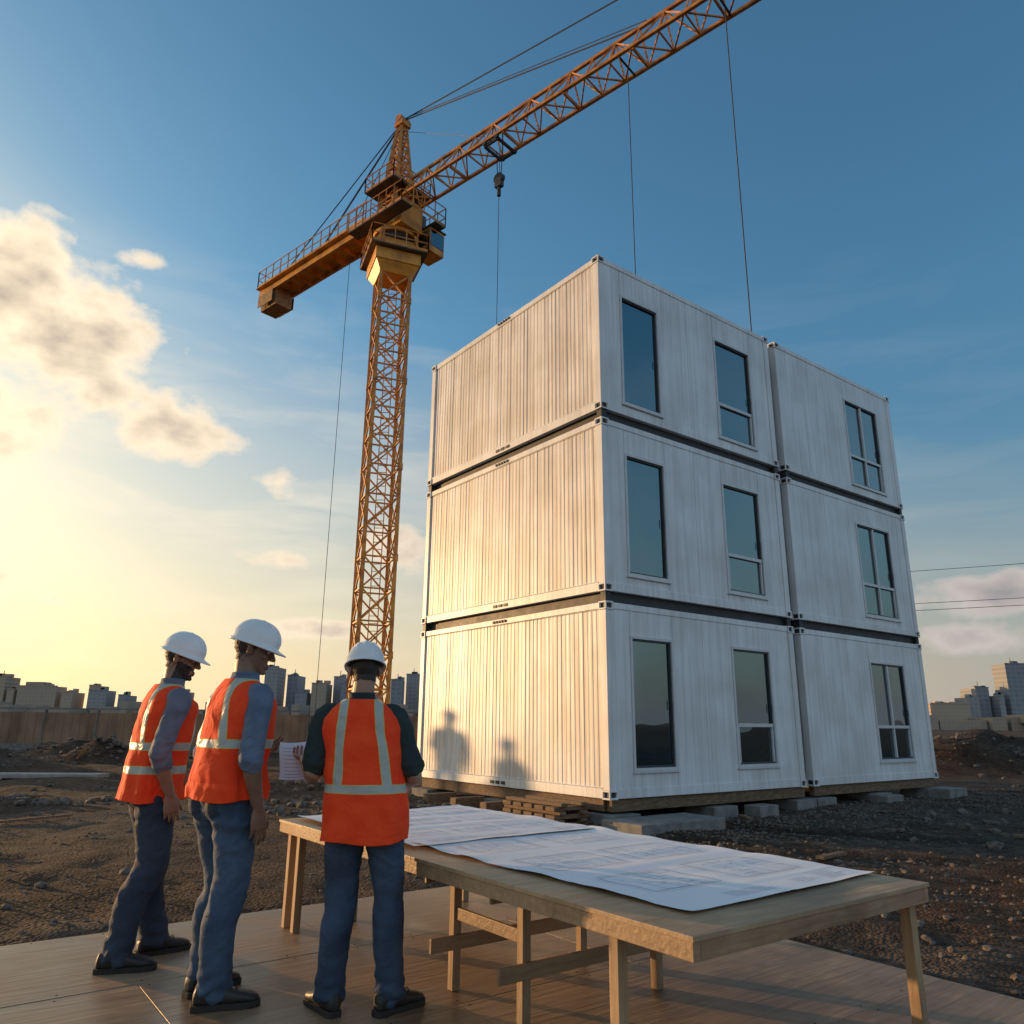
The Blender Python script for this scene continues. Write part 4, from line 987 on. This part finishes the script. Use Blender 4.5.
def cn(scale,det,dist=0,src=None):
    n=nd('ShaderNodeTexNoise'); n.inputs['Scale'].default_value=scale; n.inputs['Detail'].default_value=det; n.inputs['Roughness'].default_value=.54; n.inputs['Distortion'].default_value=dist
    L.new(src or cb_.outputs[0],n.inputs[0]); return n.outputs[0]
n1=cn(10,8,.1)
def blob(a0,e0,sa,se_,amp=1):
    dx=m_('MULTIPLY',m_('SUBTRACT',az,R(a0)),1/R(sa)); dy=m_('MULTIPLY',m_('SUBTRACT',el,R(e0)),1/R(se_))
    d2=m_('ADD',m_('MULTIPLY',dx,dx),m_('MULTIPLY',dy,dy)); return m_('MULTIPLY',m_('SUBTRACT',1,d2),amp)
bl_=blob(-35,24.6,8.2,6.2)
for b in ((-30.5,21.0,4.2,2.6,.85),(-25.5,19.8,5.0,2.6,1.0),(-38,19.5,6.5,4.2,.9),(-18.0,16.7,2.4,1.1,.55),(-30,30.3,2,1.0,.55),(-33,8.3,4.5,1.1,.6),(-18,11.2,3,.8,.5),(-8.5,12.5,3,1.6,.55),(34,8.2,7.5,1.5,.75),(30,5.4,6,1.1,.55),(-16,6.4,5,.7,.5)):
    bl_=m_('MAXIMUM',bl_,blob(*b))
bl_=m_('MAXIMUM',bl_,-2)
den=m_('ADD',m_('MULTIPLY',bl_,.60),m_('MULTIPLY',m_('SUBTRACT',n1,.5),2.3))
alpha=m_('SMOOTH_MIN',m_('MULTIPLY',m_('SUBTRACT',den,.0,clamp=True),2.8),1,.3,clamp=True)
n1b=cn(20,5,.1)
thick=m_('MULTIPLY',m_('ADD',m_('SUBTRACT',den,.30),m_('MULTIPLY',m_('SUBTRACT',n1b,.5),.8)),1.25,clamp=True)
sunw=m_('POWER',azl,1.5)
edge=mixc(sunw,(.50*K,.46*K,.47*K),(1.45*K,1.15*K,.76*K)); core=mixc(sunw,(.22*K,.23*K,.27*K),(.62*K,.48*K,.35*K))
cloudc=mixc(thick,edge,core)
skyc=mixc(m_('MULTIPLY',alpha,.92),skyc,cloudc)
cb2=nd('ShaderNodeCombineXYZ'); L.new(m_('ADD',az,m_('MULTIPLY',el,.6)),cb2.inputs[0]); L.new(m_('MULTIPLY',el,5.0),cb2.inputs[1])
n2=cn(5,6,.5,src=cb2.outputs[0])
ci=m_('MULTIPLY',m_('MULTIPLY',m_('SUBTRACT',n2,.45,clamp=True),3.6),m_('MULTIPLY',sunw,m_('SUBTRACT',1,m_('MULTIPLY',m_('ABSOLUTE',m_('SUBTRACT',el,R(15))),1/R(18)),clamp=True)),clamp=True)
skyc=mixc(m_('MULTIPLY',ci,.6),skyc,(1.2*K,1.02*K,.76*K))
# broken, unseen cloud bank added behind the viewpoint as fill light for shaded faces
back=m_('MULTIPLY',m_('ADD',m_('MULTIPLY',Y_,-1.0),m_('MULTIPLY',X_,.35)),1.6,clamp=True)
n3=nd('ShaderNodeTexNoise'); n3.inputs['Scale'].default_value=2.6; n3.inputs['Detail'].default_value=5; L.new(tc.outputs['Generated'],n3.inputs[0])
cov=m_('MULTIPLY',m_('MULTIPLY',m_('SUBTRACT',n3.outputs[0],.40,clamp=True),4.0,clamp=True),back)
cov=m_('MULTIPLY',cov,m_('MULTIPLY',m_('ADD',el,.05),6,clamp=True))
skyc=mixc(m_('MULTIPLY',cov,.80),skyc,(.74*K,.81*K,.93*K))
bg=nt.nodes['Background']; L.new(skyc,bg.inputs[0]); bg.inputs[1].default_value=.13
# ------------------------------------------------------------------ SUN
sd=bpy.data.lights.new('sun','SUN'); sd.energy=5.0; sd.angle=R(.6); sd.color=(1.0,.58,.26)
so=bpy.data.objects.new('sun',sd); sc.collection.objects.link(so)
a=R(SUN_AZ);e=R(SUN_EL); tos=Vector((math.sin(a)*math.cos(e),math.cos(a)*math.cos(e),math.sin(e)))
so.rotation_euler=tos.to_track_quat('Z','Y').to_euler(); so.location=(-20,10,12)
# ------------------------------------------------------------------ CAMERA
cd=bpy.data.cameras.new('camera'); cam=bpy.data.objects.new('camera',cd); sc.collection.objects.link(cam)
cd.lens=FPX/1024*36; cd.clip_end=8000; cd.clip_start=.05
cam.matrix_world=Matrix.Translation((0,0,H))@Matrix.Rotation(math.pi/2+PITCH,4,'X')@Matrix.Rotation(ROLL,4,'Z')
sc.camera=cam
sc.view_settings.view_transform='Standard'; sc.view_settings.look='None'; sc.view_settings.exposure=0
